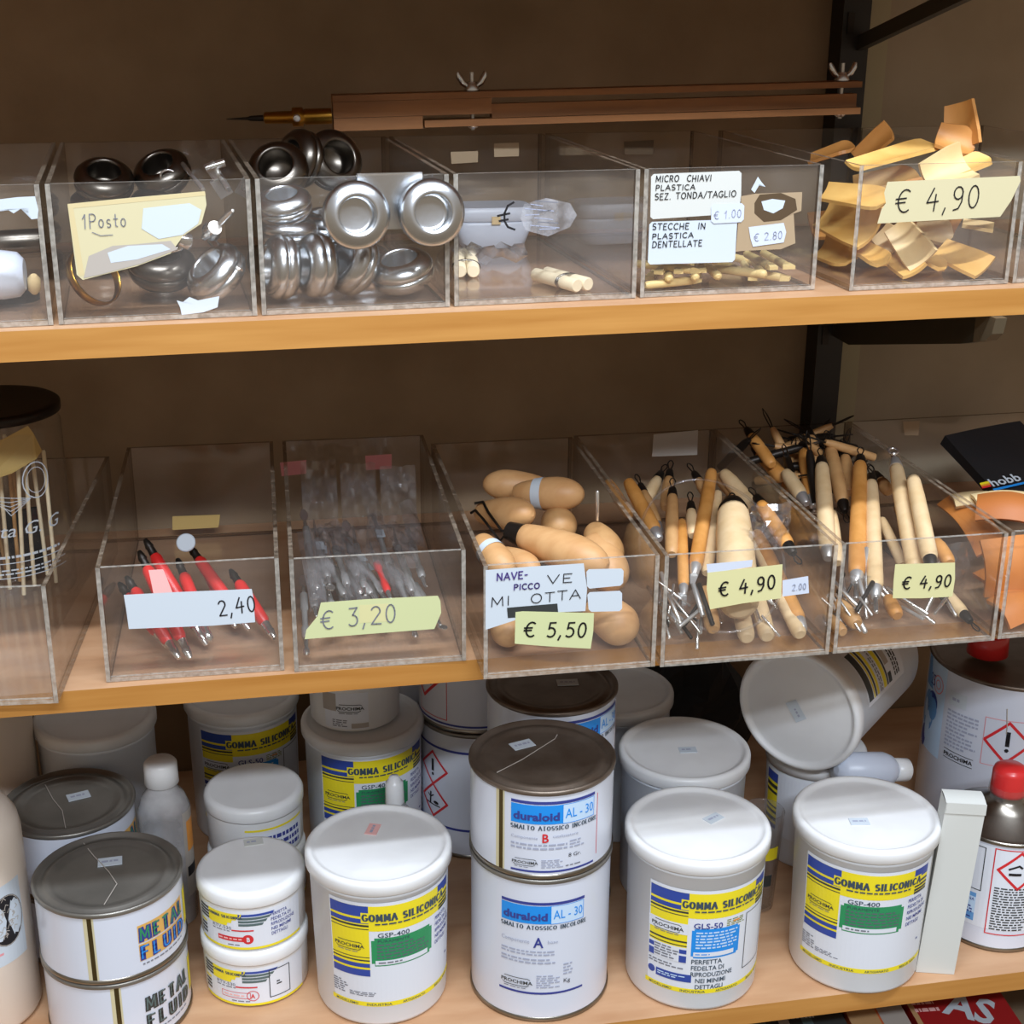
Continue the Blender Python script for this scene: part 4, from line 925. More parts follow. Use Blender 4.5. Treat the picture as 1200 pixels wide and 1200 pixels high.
# ------------------------------------------------------------------ contents of the upper bins
Zv = Vector((0, 0, 1))
def dipper(label, c, axis, r=.0212, m='pewter', group='metal dippers in the clear bin', name='dipper', parent=None):
    """round squat metal cup with two swelling rings; c is its middle, axis points out of its mouth"""
    c = Vector(c); ax = Vector(axis).normalized(); h = r*.95; p = c-ax*h/2; k = r/.0212
    t = parent or thing(name, label, 'dipper', c, group)
    P = lambda l: [(z*k, q*k) for z, q in l]
    b = MB(); b.spin(p, p+ax, P([(0, 0), (0, .0150), (.0008, .0172), (.0040, .0200), (.0068, .0210), (.0088, .0206), (.0096, .0197)]), m, 40, caps=False); b.build('base', t)
    b = MB(); b.spin(p, p+ax, P([(.0096, .0197), (.0106, .0208), (.0126, .0212), (.0150, .0204), (.0175, .0182), (.0192, .0156), (.0199, .0132), (.0196, .0120), (.0180, .0115), (.0060, .0112), (.0035, .0095), (.0032, 0)]), m, 40, caps=False); b.build('cup', t)
    return t
g2 = 'round metal dippers piled in the dipper bin'
dipper('metal dipper standing on edge, leftmost at the front of the dipper bin', A(327, 313, .034), (-1, -.25, .12), .0215, group=g2)
dipper('metal dipper standing on edge, second from left at the front of the dipper bin', A(370, 312, .036), (-1, -.35, .10), .0215, group=g2)
dipper('metal dipper leaning on edge behind the left hooked cup', A(414, 320, .042), (-.85, -.4, .45), .0215, group=g2)
dipper('metal dipper lying mouth up under the right hooked cup', A(471, 325, .044), (-.22, -.25, .95), .0220, group=g2)
dipper('metal dipper lying above the leftmost standing dipper', A(325, 240, .058), (-.15, -.3, .95), .0190, group=g2)
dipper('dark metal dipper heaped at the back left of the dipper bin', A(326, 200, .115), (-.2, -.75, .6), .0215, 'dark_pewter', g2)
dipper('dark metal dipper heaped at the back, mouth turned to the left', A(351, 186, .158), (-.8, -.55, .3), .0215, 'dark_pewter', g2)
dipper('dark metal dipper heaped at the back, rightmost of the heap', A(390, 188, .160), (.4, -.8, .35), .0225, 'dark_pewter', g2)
for k, (px, y, z) in enumerate(((330, .10, -.189), (375, .105, -.189), (352, .155, -.189), (398, .155, -.189), (340, .115, -.167), (385, .15, -.168), (425, .11, -.189))):
    p = A(px, 300, y); dipper('metal dipper lying low in the heap inside the dipper bin', (p.x, y, z), (.05, -.1, 1), .0205, group='metal dippers low in the heap')
# the pair hooked over the front of the bin
c1 = onp(417, 252, T2.o-T2.D*.0125, T2.D); c2 = onp(505, 249, T2.o-T2.D*.0125, T2.D); cm = (c1+c2)/2
t = thing('double_dipper', 'pair of shiny round metal cups clipped over the front of the dipper bin', 'dipper', (cm.x, cm.y, cm.z))
for c in (c1, c2):
    ax = (-T2.D+Vector((0, 0, .12))).normalized(); p = c-ax*.0085; b = MB()
    b.spin(p, p+ax, [(0, 0), (0, .015), (.001, .0175), (.004, .0205), (.0065, .0214), (.0085, .0208), (.0093, .0200), (.0102, .0211), (.0122, .0215), (.0146, .0206), (.0168, .0182), (.0182, .0150), (.0186, .0130), (.0183, .0122), (.0180, .0119), (.0176, .0118), (.0064, .0116), (.0058, .0114), (.0054, .0108), (.0050, .0100), (.0049, .0092), (.0048, 0)], 'pewter', 48, caps=False); b.build('cup', t)
b = MB(); zt = T2.o.z+T2.h
for dz, dy, sz in ((-.0170, -.0012, (.042, .0008, .036)),):
    q = cm.copy(); q.z = zt+.001+dz; q = q+T2.D*((T2.o-q).dot(T2.D)+dy); b.box(q, sz, 'pewter', Matrix.Rotation(atan2(T2.U.y, T2.U.x), 3, 'Z'))
q = cm.copy(); q.z = zt+.0009; q = q+T2.D*((T2.o-q).dot(T2.D)+.0014); b.box(q, (.042, .0062, .0008), 'chrome', Matrix.Rotation(atan2(T2.U.y, T2.U.x), 3, 'Z'))
q = q+T2.D*.0030+Vector((0, 0, -.004)); b.box(q, (.042, .0006, .008), 'pewter', Matrix.Rotation(atan2(T2.U.y, T2.U.x), 3, 'Z')); b.build('clip_plate', t)

# odds and ends in the second bin
g1 = 'metal odds and ends in the card bin'
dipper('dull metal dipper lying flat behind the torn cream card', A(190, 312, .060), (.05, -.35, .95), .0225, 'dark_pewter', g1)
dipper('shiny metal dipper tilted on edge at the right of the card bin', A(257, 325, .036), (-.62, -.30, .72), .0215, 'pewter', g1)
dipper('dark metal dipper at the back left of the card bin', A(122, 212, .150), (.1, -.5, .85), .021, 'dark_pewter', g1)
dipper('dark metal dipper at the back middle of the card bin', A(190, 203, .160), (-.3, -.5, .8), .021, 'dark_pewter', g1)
for k, px in enumerate((120, 190)):
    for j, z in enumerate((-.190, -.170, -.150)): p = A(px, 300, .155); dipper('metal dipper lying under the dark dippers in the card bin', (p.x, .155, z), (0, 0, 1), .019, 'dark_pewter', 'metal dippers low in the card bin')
b = MB(); c = A(112, 345, .035); ax = Vector((.65, -.5, .45)).normalized(); b.spin(c, c+ax, [(-.003, .0190), (-.003, .0198), (0, .0202), (.003, .0198), (.003, .0190), (0, .0186), (-.003, .0190)], 'brass', 40, caps=False)
one(b, 'metal_ring', 'thin brassy metal ring at the bottom left of the card bin', 'ring', c, g1)
def wing_nut(label, c, ax, side, s=1, group=None, m='chrome'):
    c = Vector(c); ax = Vector(ax).normalized(); sd = Vector(side).normalized(); t = thing('wing_nut', label, 'wing nut', c, group)
    b = MB(); b.spin(c, c+ax, [(0, .0052*s), (.001*s, .0056*s), (.006*s, .0044*s), (.0075*s, .0040*s)], m, 20); b.build('hub', t)
    for sg in (-1, 1):
        b = MB(); b.tube([c+ax*.003*s+sd*sg*.003*s, c+ax*.006*s+sd*sg*.007*s, c+ax*.011*s+sd*sg*.0098*s, c+ax*.0150*s+sd*sg*.0102*s], [.0016*s, .0019*s, .0019*s, .0010*s], m, 8); b.build('wing', t)
    return t
wing_nut('chrome wing nut beside the torn cream card', A(222, 284, .030), (-.8, -.3, .3), (.2, -.4, .8), 1.0, g1)
wing_nut('chrome wing nut above the tilted dipper in the card bin', A(247, 272, .036), (.3, -.7, .4), (.7, .1, .6), 1.15, g1)
def rod(label, p0, p1, r, m, name='metal_rod', cat='rod', group=None, n=12, kink=None):
    b = MB(); p0 = Vector(p0); p1 = Vector(p1); L = (p1-p0).length; b.spin(p0, p1, [(0, r*.8), (r*.3, r), (L-r*.3, r), (L, r*.8)], m, n); return one(b, name, label, cat, (p0+p1)/2, group)
rod('steel rod slanting out of the card bin at its right', A(281, 318, .022), A(246, 280, .050), .0028, 'chrome', group=g1)
rod('slim chrome rod at the back right of the card bin', A(238, 222, .075), A(214, 192, .125), .0016, 'chrome', group=g1)
rod('short chrome rod at the far right of the card bin', A(268, 222, .090), A(247, 192, .130), .0022, 'chrome', group=g1)
def hinge():
    p = A(256, 205, .112); t = thing('clamp', 'small bright metal clamp at the back right of the card bin', 'clamp', p, g1); M = Matrix.Rotation(-.5, 3, 'Y') @ Matrix.Rotation(.5, 3, 'X')
    b = MB(); b.box(p, (.008, .002, .022), 'chrome', M); b.build('plate', t); b = MB(); b.spin(p+Vector((-.007, -.003, .005)), p+Vector((.007, -.003, .009)), [(0, .003), (.014, .003)], 'chrome', 14); b.build('pin', t)
    b = MB(); b.box(p+Vector((.003, .005, -.009)), (.010, .002, .016), 'steel', M); b.build('jaw', t)
hinge()
b = MB(); pts = [A(202+9*cos(q*pi/8)-5, 206+7*sin(q*pi/8), .142) for q in range(2, 15)]; b.tube(pts, .0008, 'chrome', 6); one(b, 'wire_hook', 'small curled chrome wire hook at the back of the card bin', 'hook', pts[6], g1)
# left end bin
b = MB(); p = A(3, 322, .045); b.spin(p+Vector((-.02, 0, 0)), p+Vector((.02, 0, 0)), [(0, .012), (.004, .0155), (.02, .016), (.03, .0145), (.034, .010)], 'bag_white', 24); one(b, 'plastic_plug', 'bluish white plastic plug at the left end of the upper row', 'plug', p)
rod('grey rod lying across the back of the left end bin', A(-30, 286, .13), A(56, 281, .13), .0085, 'dark_pewter', 'tube', 'tube')
b = MB(); p = A(40, 333, .05); b.spin(p, p+Vector((.1, -.4, 1)), [(-.007, .002), (-.004, .0042), (.004, .0042), (.007, .002)], 'bone_wood', 14); one(b, 'cork', 'tiny tan plug in the left end bin', 'plug', p)
b = MB(); p = A(15, 345, .08); b.spin(p, p+Zv, [(-.006, .014), (-.004, .0175), (.006, .0175), (.009, .013), (.009, 0)], 'dark_metal', 24); one(b, 'tin_cover', 'dark metal cover lying in the left end bin', 'cover', p)

# euro bin: plastic box and dowel bundles
def soft_box():
    c = G(581, 293, T3.floor+.0002); c = c+Vector((0, .022, 0)); t = thing('plastic_box', 'small white rounded plastic box behind the euro sign', 'box', c)
    def slab(z0, z1, w0, w1, d0, d1, name):
        b = MB(); vs = []; fs = []; n = 32; lv = [(z0, .9*w0, .9*d0), (z0+.002, w0, d0), (z1-.002, w1, d1), (z1, .94*w1, .94*d1)]
        for z, w, d in lv:
            for k in range(n):
                q = 2*pi*k/n; s = lambda v: math.copysign(abs(v)**.45, v); vs.append(c+Vector((w*s(cos(q)), d*s(sin(q)), z)))
        for i in range(3):
            for k in range(n): fs.append([i*n+k, i*n+(k+1) % n, (i+1)*n+(k+1) % n, (i+1)*n+k])
        b.add(vs, fs, 'bag_white', True); b.add(vs[:n], [list(range(n))[::-1]], 'bag_white'); b.add(vs[-n:], [list(range(n))], 'bag_white'); b.build(name, t)
    slab(0, .0215, .026, .0325, .017, .022, 'base'); slab(.0218, .0330, .0335, .0325, .0228, .022, 'lid')
    b = MB(); b.box(c+Vector((.0, -.0232, .0235)), (.007, .0022, .006), 'bone_wood'); b.build('catch', t)
soft_box()
def bundle(label, e1, b1, gap):
    t = thing('dowel_bundle', label, 'dowels', (e1+b1)/2); d = (b1-e1).normalized(); sdv = d.cross(Zv).normalized(); r = .0047; L = (b1-e1).length
    for s in (-1, 1):
        b = MB(); q = e1+sdv*s*r*1.02; b.spin(q, q+d, [(0, r*.86), (.0006, r), (L-.0006, r), (L, r*.86)], 'dowel', 20); b.build('dowel', t)
    b = MB(); cc = e1+d*.016
    for k in (0, .0012, .0026): b.tube([cc+d*k+sdv*(r*2.15*cos(q*pi/10))+Zv*(r*1.12*sin(q*pi/10)) for q in range(20)], .0005, 'wire', 6, closed=True)
    b.build('wire_tie', t); return t
z = T3.floor+.0050
e1 = G(547, 318, z); bundle('pair of pale dowels seen end on at the left of the euro bin', e1, e1+Vector((.010, .075, 0)), 0)
e1 = G(683, 334, z); bundle('pair of pale dowels tied with wire at the right of the euro bin', e1, e1+Vector((-.020, .045, 0)), 0)
b = MB(); cc = G(572, 302, T3.floor+.006); g = [[cc+Vector((-.028+.056*i/7, -.012+.026*j/6, .005*sin(i*1.7+j)+.003*cos(j*2.1-i)+.004)) for j in range(7)] for i in range(8)]
b.plate(g, .0003, 'clear_wrap'); one(b, 'plastic_bag', 'crumpled clear plastic bag under the white plastic box', 'bag', cc)

# yellow plastic sticks
sticks = [((761, 326), (776, 310)), ((786, 328), (787, 311)), ((803, 323), (801, 308)), ((817, 323), (812, 310)), ((835, 336), (840, 311)), ((857, 335), (850, 312)), ((882, 327), (866, 299)),
          ((893, 321), (882, 300)), ((935, 318), (898, 297)), ((938, 332), (904, 327)), ((911, 327), (862, 322)), ((800, 337), (764, 333)), ((828, 332), (800, 335)), ((842, 324), (826, 310)), ((776, 322), (790, 309)), ((902, 312), (878, 306)), ((868, 318), (845, 309)), ((924, 322), (905, 312))]
where = ['leftmost', 'second from left', 'third from left', 'fourth from left, with a notched end', 'pointed towards the viewer, left of the middle', 'round ended and lowest near the middle', 'leaning steeply under the beige tape', 'short and blunt under the price sticker', 'with a flared round end at far right', 'lowest at the far right', 'lying nearly level right of the middle', 'lying flat along the front at left', 'crossing flat under the middle ones', 'slanting just left of the middle', 'crossing behind the leftmost two', 'half hidden under the beige tape', 'crossing behind the middle ones', 'just left of the flared one']
for k, ((fx, fy), (bx, by)) in enumerate(sticks):
    lay = (k % 3)*.0042; z = T4.floor+.0042+lay; p0 = G(fx, fy, z); p1 = G(bx, by, z+.0015*(k % 2)); d = (p1-p0).normalized(); L = min(max((p1-p0).length, .046), .062); p1 = p0+d*L
    r = .0031; L = (p1-p0).length; t = thing('plastic_stick', 'yellow plastic modelling stick, '+where[k], 'stick', (p0+p1)/2, 'yellow plastic sticks in the labelled bin')
    b = MB(); b.spin(p0+d*.007, p1, [(0, r*.95), (.004, r), (L-.009, r*.9), (L-.007, r*.6)], 'stick_plastic', 14); b.build('shaft', t)
    b = MB(); s_ = d.cross(Zv).normalized(); u_ = s_.cross(d); w = r*(1.5 if k == 8 else 1.05)
    if k % 3 == 1: 
        b.spin(p0, p0+d, [(0, r*.4), (.0012, r*.95), (.004, r*1.05), (.0069, r*.95)], 'stick_plastic', 14)
    else:
        v = [p0+s_*w+u_*.0012, p0-s_*w+u_*.0012, p0-s_*w-u_*.0012, p0+s_*w-u_*.0012, p0+d*.0069+s_*r*.8+u_*r*.8, p0+d*.0069-s_*r*.8+u_*r*.8, p0+d*.0069-s_*r*.8-u_*r*.8, p0+d*.0069+s_*r*.8-u_*r*.8]
        b.add(v, [[0, 1, 2, 3][::-1], [4, 5, 6, 7], [0, 4, 5, 1], [1, 5, 6, 2], [2, 6, 7, 3], [3, 7, 4, 0]], 'stick_plastic')
    b.build('tip', t)

# wooden scoops
def scoop(label, p0, p1, w, roll, m='scoop_wood', curl=.25, round_=True, taper=.8, group='wooden scoops heaped in the bin at right', bend=0):
    """curved wooden blade from its cut end p0 to its rounded end p1"""
    p0 = Vector(p0); p1 = Vector(p1); d = (p1-p0); L = d.length; d.normalize(); nrm = (Zv-d*Zv.dot(d)); nrm = nrm.normalized() if nrm.length > .05 else Vector((0, -1, 0)); nrm = Matrix.Rotation(roll, 3, d) @ nrm; sd = d.cross(nrm); g = []; n = 14
    for i in range(n+1):
        s = i/n; x = s*L; ww = w*(taper+(1-taper)*min(1, s*1.4))
        if round_ and L-x < w*.5: q = 1-(L-x)/(w*.5); ww *= sqrt(max(.003, 1-q*q))
        g.append([p0+d*x+sd*(ww/2*k/4)+nrm*(-curl*w*.5*(1-(k/4)**2*(ww/w)**2)+bend*sin(pi*s)) for k in range(-4, 5)])
    b = MB(); b.plate(g, .0026, m); return one(b, 'wooden_scoop', label, 'scoop', (p0+p1)/2, group)
S = [  # cut end px, y ; rounded end px, y ; width, roll, material, curl, rounded, place
    ((948, 184, .17), (1000, 168, .15), .022, .35, 'scoop_brown', .35, 1, 'brown wooden scoop at the back left, just above the bin edge'),
    ((1000, 186, .16), (1041, 152, .14), .018, 1.25, 'scoop_brown', .5, 0, 'brown wooden scoop turned on edge, its end sticking up at the back left'),
    ((1000, 192, .075), (1096, 166, .105), .021, .25, 'scoop_wood', .3, 1, 'long yellow wooden scoop along the top of the heap'),
    ((1088, 206, .045), (1136, 186, .050), .030, .9, 'scoop_pale', .5, 0, 'pale wooden scoop with a square cut end at the top of the heap'),
    ((1118, 198, .055), (1160, 181, .058), .019, .4, 'scoop_wood', .4, 1, 'yellow wooden scoop with a round end behind the square cut one'),
    ((1122, 120, .105), (1128, 172, .095), .030, 1.3, 'scoop_brown', .3, 0, 'brown wooden scoop standing up like a peak at the back'),
    ((1128, 154, .095), (1172, 168, .085), .026, .9, 'scoop_brown', .6, 1, 'curved brown wooden scoop at the back right, below the peak'),
    ((965, 222, .090), (1038, 233, .045), .021, .75, 'scoop_wood', .35, 1, 'yellow wooden scoop poking through above the tape at left'),
    ((962, 245, .110), (1020, 268, .060), .034, 1.0, 'scoop_wood', .4, 0, 'broad yellow wooden scoop behind the left corner of the bin'),
    ((958, 285, .120), (998, 296, .075), .026, .9, 'scoop_wood', .5, 1, 'yellow wooden scoop low behind the left corner of the bin'),
    ((1003, 284, .080), (1038, 306, .045), .017, .5, 'scoop_wood', .4, 1, 'narrow yellow wooden scoop below the left end of the tape'),
    ((1036, 292, .075), (1072, 318, .034), .020, .5, 'scoop_wood', .2, 0, 'flat wooden scoop on the bin floor below the tape'),
    ((1048, 262, .060), (1082, 306, .034), .024, 1.1, 'scoop_pale', .3, 0, 'pale wooden scoop leaning steeply below the tape'),
    ((1078, 296, .060), (1108, 312, .040), .016, .2, 'scoop_wood', .4, 1, 'short wooden scoop tip right of the steep pale one'),
    ((1106, 293, .060), (1160, 318, .030), .026, .5, 'scoop_wood', .2, 0, 'broad golden wooden scoop at the front right of the bin'),
    ((1142, 260, .050), (1178, 266, .040), .013, .3, 'scoop_pale', .2, 0, 'small square ended wooden scoop under the right end of the tape'),
    ((1108, 262, .090), (1158, 290, .085), .040, 1.2, 'scoop_brown', .2, 0, 'broad brown wooden scoop shaded behind the tape'),
    ((1030, 270, .075), (1052, 290, .060), .022, 1.0, 'scoop_pale', .3, 1, 'pale wooden scoop end showing under the middle of the tape'),
    ((985, 262, .15), (1120, 255, .14), .036, .6, 'scoop_brown', .2, 1, 'wooden scoop buried in the middle of the heap behind the tape'),
    ((1060, 235, .10), (1170, 228, .09), .034, .8, 'scoop_wood', .3, 1, 'wooden scoop buried behind the right half of the tape'),
    ((1000, 218, .12), (1080, 208, .10), .030, .7, 'scoop_wood', .3, 1, 'wooden scoop lying under the long yellow one'),
    ((1096, 222, .075), (1168, 212, .080), .026, .7, 'scoop_brown', .3, 1, 'wooden scoop just above the right half of the tape'),
 ((1010, 300, .10), (1090, 292, .12), .030, .8, 'scoop_brown', .2, 1, 'wooden scoop low in the middle of the heap, behind the steep pale one'),
    ((1120, 282, .12), (1185, 284, .11), .032, .9, 'scoop_wood', .25, 1, 'wooden scoop low at the right behind the broad golden one'),
    ((975, 268, .16), (1030, 276, .14), .030, .9, 'scoop_brown', .2, 1, 'wooden scoop deep in the heap behind the left corner'),
    ((1075, 262, .085), (1118, 274, .075), .024, .9, 'scoop_pale', .35, 1, 'pale wooden scoop just below the middle of the tape'),
    ((1160, 215, .13), (1188, 236, .10), .026, .8, 'scoop_brown', .3, 1, 'wooden scoop against the right side of the bin'),
]
for (a, c, w, roll, m, curl, rd, lab) in S: scoop(lab, A(*a), A(*c), w, roll, m, curl, rd)

# beam compass lying across the back rims of the upper bins
def compass():
    y = .232; zb_ = -.1145; l = A(390, 136, y); r = A(1004, 118, y); d = (r-l); L = d.length; d.normalize(); sd = Vector((-d.y, d.x, 0)).normalized(); up = d.cross(sd)
    M = Matrix((d, sd, up)).transposed(); t = thing('beam_compass', 'wooden beam compass with wing nuts lying across the backs of the upper bins', 'compass', (l+r)/2)
    def bar(name, s0, s1, z0, z1, dp, m='compass_wood', yo=0): b = MB(); b.box(l+d*(s0+s1)/2+up*(z0+z1)/2+sd*yo, (s1-s0, dp, z1-z0), m, M); return b.build(name, t)
    f_ = L/613.0
    bar('end_block', 0, 176*f_, -.0010, .0110, .016); bar('top_rail', 0, L, .0112, .0160, .018); bar('bottom_rail', 100*f_, L, -.0100, -.0048, .018); bar('end_block', 0, 98*f_, -.0108, -.0012, .017)
    bar('sliding_beam', 177*f_, L-.002, -.0046, .0060, .010, 'compass_wood', .001)
    b = MB(); q = l-d*.0012; b.spin(q, q-d, [(0, .0062), (.020, .0062), (.0215, .0055), (.022, .0075), (.030, .0075), (.0305, .0050), (.051, .0046), (.052, .0028)], 'brass', 24); ho = b.build('needle_holder', t)
    b = MB(); q2 = q-d*.0522; b.spin(q2, q2-d, [(0, .0024), (.010, .0020), (.012, .0012), (.028, .0003)], 'dark_metal', 14); b.build('needle', ho)
    b = MB(); q3 = q-d*.027-sd*.0076; b.spin(q3, q3-sd, [(0, .0030), (.0025, .0030), (.003, .0022)], 'chrome', 16); b.build('set_screw', ho)
    for s in (156*f_, 593*f_):
        c = l+d*s+up*.0162; b = MB(); b.spin(c-up*.0300, c, [(0, .0016), (.044, .0016)], 'steel', 12); bo = b.build('bolt', t); b = MB(); b.spin(c-up*.0262, c-up, [(0, .0045), (.0015, .0045), (.0026, .0028)], 'chrome', 18); b.build('bolt_head', bo)
        b = MB(); b.spin(c, c+up, [(0, .0060), (.001, .0062), (.005, .0042), (.007, .0036)], 'pewter', 20); w_ = b.build('wing_nut', t)
        for sg in (-1, 1): b = MB(); b.tube([c+up*.003+d*sg*.003, c+up*.006+d*sg*.0072, c+up*.011+d*sg*.0100, c+up*.0145+d*sg*.0108], [.0018, .0026, .0026, .0014], 'pewter', 8); b.build('wing', w_)
compass()

# ------------------------------------------------------------------ contents of the lower bins
# glass jar
def jar():
    x, y, r, h = -.1905, .185, .0510, .150; z = M0.floor+.0003; t = thing('glass_jar', 'glass jar printed with white script, full of thin rods, at the left edge', 'jar', (x, y, z)); P = Vector((x, y, z))
    b = MB(); b.spin(P, P+Zv, [(0, r-.005), (.003, r-.001), (.006, r), (h-.012, r), (h-.004, r-.003), (h, r-.004)], 'glass', 48, caps=False); b.spin(P, P+Zv, [(.004, 0), (.004, r-.003)], 'glass', 48, caps=False); b.build('body', t)
    b = MB(); c = P+Zv*(h+.0002); b.spin(c, c+Zv, [(-.003, r-.002), (-.0028, r+.0010), (.003, r+.0010), (.0045, r-.001), (.004, r-.006), (.004, 0)], 'dark_metal', 48); b.build('lid', t)
    L = Lab(cylmap(x, y, z, r, facing(x, y)))
    L.text('letta G. G', -.022, .062, .010, 'paper_white', 1, w=.066, sl=.35); L.micro(-.02, .044, .052, .048, 1, 'paper_white', .5); L.line([(-.03+.01*k, .041) for k in range(9)], .0007, 'paper_white', 1); L.micro(-.02, .031, .050, .037, 2, 'paper_white', .4); L.line([(-.03+.01*k, .029) for k in range(9)], .0007, 'paper_white', 1)
    L.line([(.028+.011*cos(q*pi/10), .103+.014*sin(q*pi/10)) for q in range(21)], .0009, 'paper_white', 1); L.line([(.028+.008*cos(q*pi/10), .103+.010*sin(q*pi/10)) for q in range(21)], .0005, 'paper_white', 1)
    for k in range(5): L.line([(-.014+.004*k, .097-.003*k), (.006, .093-.0035*k), (.022, .090)], .0005, 'paper_white', 1)
    L.build('print', t)['label'] = 'white script print'
    L = Lab(cylmap(x, y, z, r, facing(x, y))); L.poly([(-.030, .104), (-.010, .107), (.010, .112), (.030, .119), (.036, .124), (.030, .139), (.026, .146), (.006, .139), (-.030, .131)], 'tape_dull', 3); L.build('tape', t)['label'] = 'dull yellow tape'
    g = 'thin rods standing in the glass jar'
    for k in range(16):
        a = k*2.4; rr = r*.78*sqrt((k+.5)/16); a2 = a+.22; r2 = rr*.9+.003
        p = P+Vector((rr*cos(a), rr*sin(a), .0062)); q = P+Vector((r2*cos(a2), r2*sin(a2), .110+.022*((k*7) % 5)/5)); b = MB(); Lk = (q-p).length
        b.spin(p, q, [(0, .0016), (Lk-.002, .0016), (Lk, .0012)], 'dowel' if k % 3 else 'mid_wood', 8); one(b, 'thin_rod', 'thin pale rod standing in the printed glass jar' if k % 3 else 'thin tan rod standing in the printed glass jar', 'rod', (p+q)/2, g if k % 3 else 'tan rods standing in the glass jar')
    b = MB(); c = P+Vector((.012, .012, .0345)); b.box(c, (.030, .004, .055), 'black_cloth', Matrix.Rotation(.4, 3, 'Z')); one(b, 'black_backing', 'black card added as dark backing inside the printed glass jar', 'card', c)  # black sheet added as a dark background for the rods
jar()

# red handled tools
def red_tool(label, pb, pf, r=.0045, tipf=.016, tipb=.014, flat=False, dark=False):
    pb = Vector(pb); pf = Vector(pf); d = (pf-pb).normalized(); t = thing('loop_tool', label, 'tool', (pb+pf)/2, 'red handled tools in the 2,40 bin'); L = (pf-pb).length
    b = MB(); b.spin(pb+d*tipb, pf, [(0, r*.7), (.003, r), (L*.3, r*1.08), (L-tipf-tipb-.003, r), (L-tipf-tipb, r*.7)], 'red_plastic', 16); b.build('handle', t)
    for q, e, s in ((pf-d*tipf, tipf, 1), (pb+d*tipb, tipb, -1)):
        b = MB(); m = 'chrome' if s == 1 and not dark else 'dark_metal'
        b.spin(q, q+d*s, [(0, r*.72), (e*.45, r*.62), (e*.5, r*.75), (e*.85, r*.8 if flat and s == 1 else r*.5), (e, r*.35)], m, 14); b.build('steel_tip', t)
zf = M1.floor+.0050
R_ = [((170, 632, .110), (242, 756, None), 'red handled tool with a dark loop end, uppermost at the back left', 0), ((163, 646, .092), (223, 780, None), 'red handled tool reaching lowest towards the front of its bin', 0),
      ((222, 640, .110), (292, 738, None), 'red handled tool under the white round price sticker', 0), ((208, 655, .105), (246, 752, None), 'red handled tool with a broad shiny flat tip', 1), ((270, 668, .100), (322, 748, None), 'red handled tool at the far right with a shiny tip', 0),
      ((148, 676, .095), (209, 786, None), 'red handled tool with its shiny tip at the front left', 0), ((128, 684, .098), (186, 760, None), 'red handled tool leftmost in its bin', 0), ((236, 655, .118), (276, 735, None), 'red handled tool half hidden behind the price label', 0), ((190, 662, .118), (232, 742, None), 'red handled tool crossing under the others in the middle', 0)]
for k, (a, c, lab, fl) in enumerate(R_):
    pf = G(c[0], c[1], zf+.001*(k % 3)); pf.y = max(pf.y, .0175); pb = A(a[0], a[1], pf.y+.055+.006*(k % 3))
    red_tool(lab, pb, pf, flat=bool(fl))
p = A(218, 636, .112); b = MB(); b.spin(p, p+Vector((-.1, -.8, .6)), [(-.001, .0070), (.001, .0072), (.0014, .0064)], 'paper_white', 24); one(b, 'round_tag', 'round white price tag tied to the red handled tools', 'tag', p)

# steel instruments in sleeves
def instrument(label, pf, pb, kind, group, m='steel', hm=None):
    d = (pb-pf).normalized(); L = (pb-pf).length; t = thing('steel_instrument', label, 'tool', (pf+pb)/2, group); r = .0030; sd = d.cross(Zv).normalized()
    b = MB(); b.spin(pf+d*.022, pb, [(0, r*.6), (.002, r), (.014, r), (.016, r*.72), (L*.35, r*.72), (L*.38, r*1.05), (L-.046, r), (L-.044, r*.6)], hm or m, 12); b.build('handle', t)
    for q, s in ((pf+d*.022, -1), (pb-d*.022, 1)):
        b = MB()
        if (kind+(s > 0)) % 3 == 0: b.spin(q, q+d*s, [(0, r*.6), (.012, r*.45), (.016, r*.8), (.020, r*.8), (.022, r*.2)], 'chrome', 10)
        elif (kind+(s > 0)) % 3 == 1: 
            b.spin(q, q+d*s, [(0, r*.6), (.010, r*.4)], 'chrome', 8); b.plate([[q+d*s*(.009+.0026*i)+sd*(.0034*k/2)*sin(pi*(i+.6)/6.4)+Zv*.0006*i for k in (-2, -1, 0, 1, 2)] for i in range(6)], .0007, 'chrome')
        else: b.tube([q, q+d*s*.010, q+d*s*.017+Zv*.002, q+d*s*.022+Zv*.005], [r*.6, r*.45, r*.35, r*.15], 'chrome', 8)
        b.build('tip', t)
    if kind % 4 == 1:
        b = MB(); c = pf+d*(L*.62)+Zv*.0042; M = Matrix((d, sd, d.cross(sd))).transposed(); b.box(c, (.011, .0065, .0004), 'paper_white', M); b.build('paper_tag', t)
    return t
gi = 'steel instruments piled in the 3,20 bin'
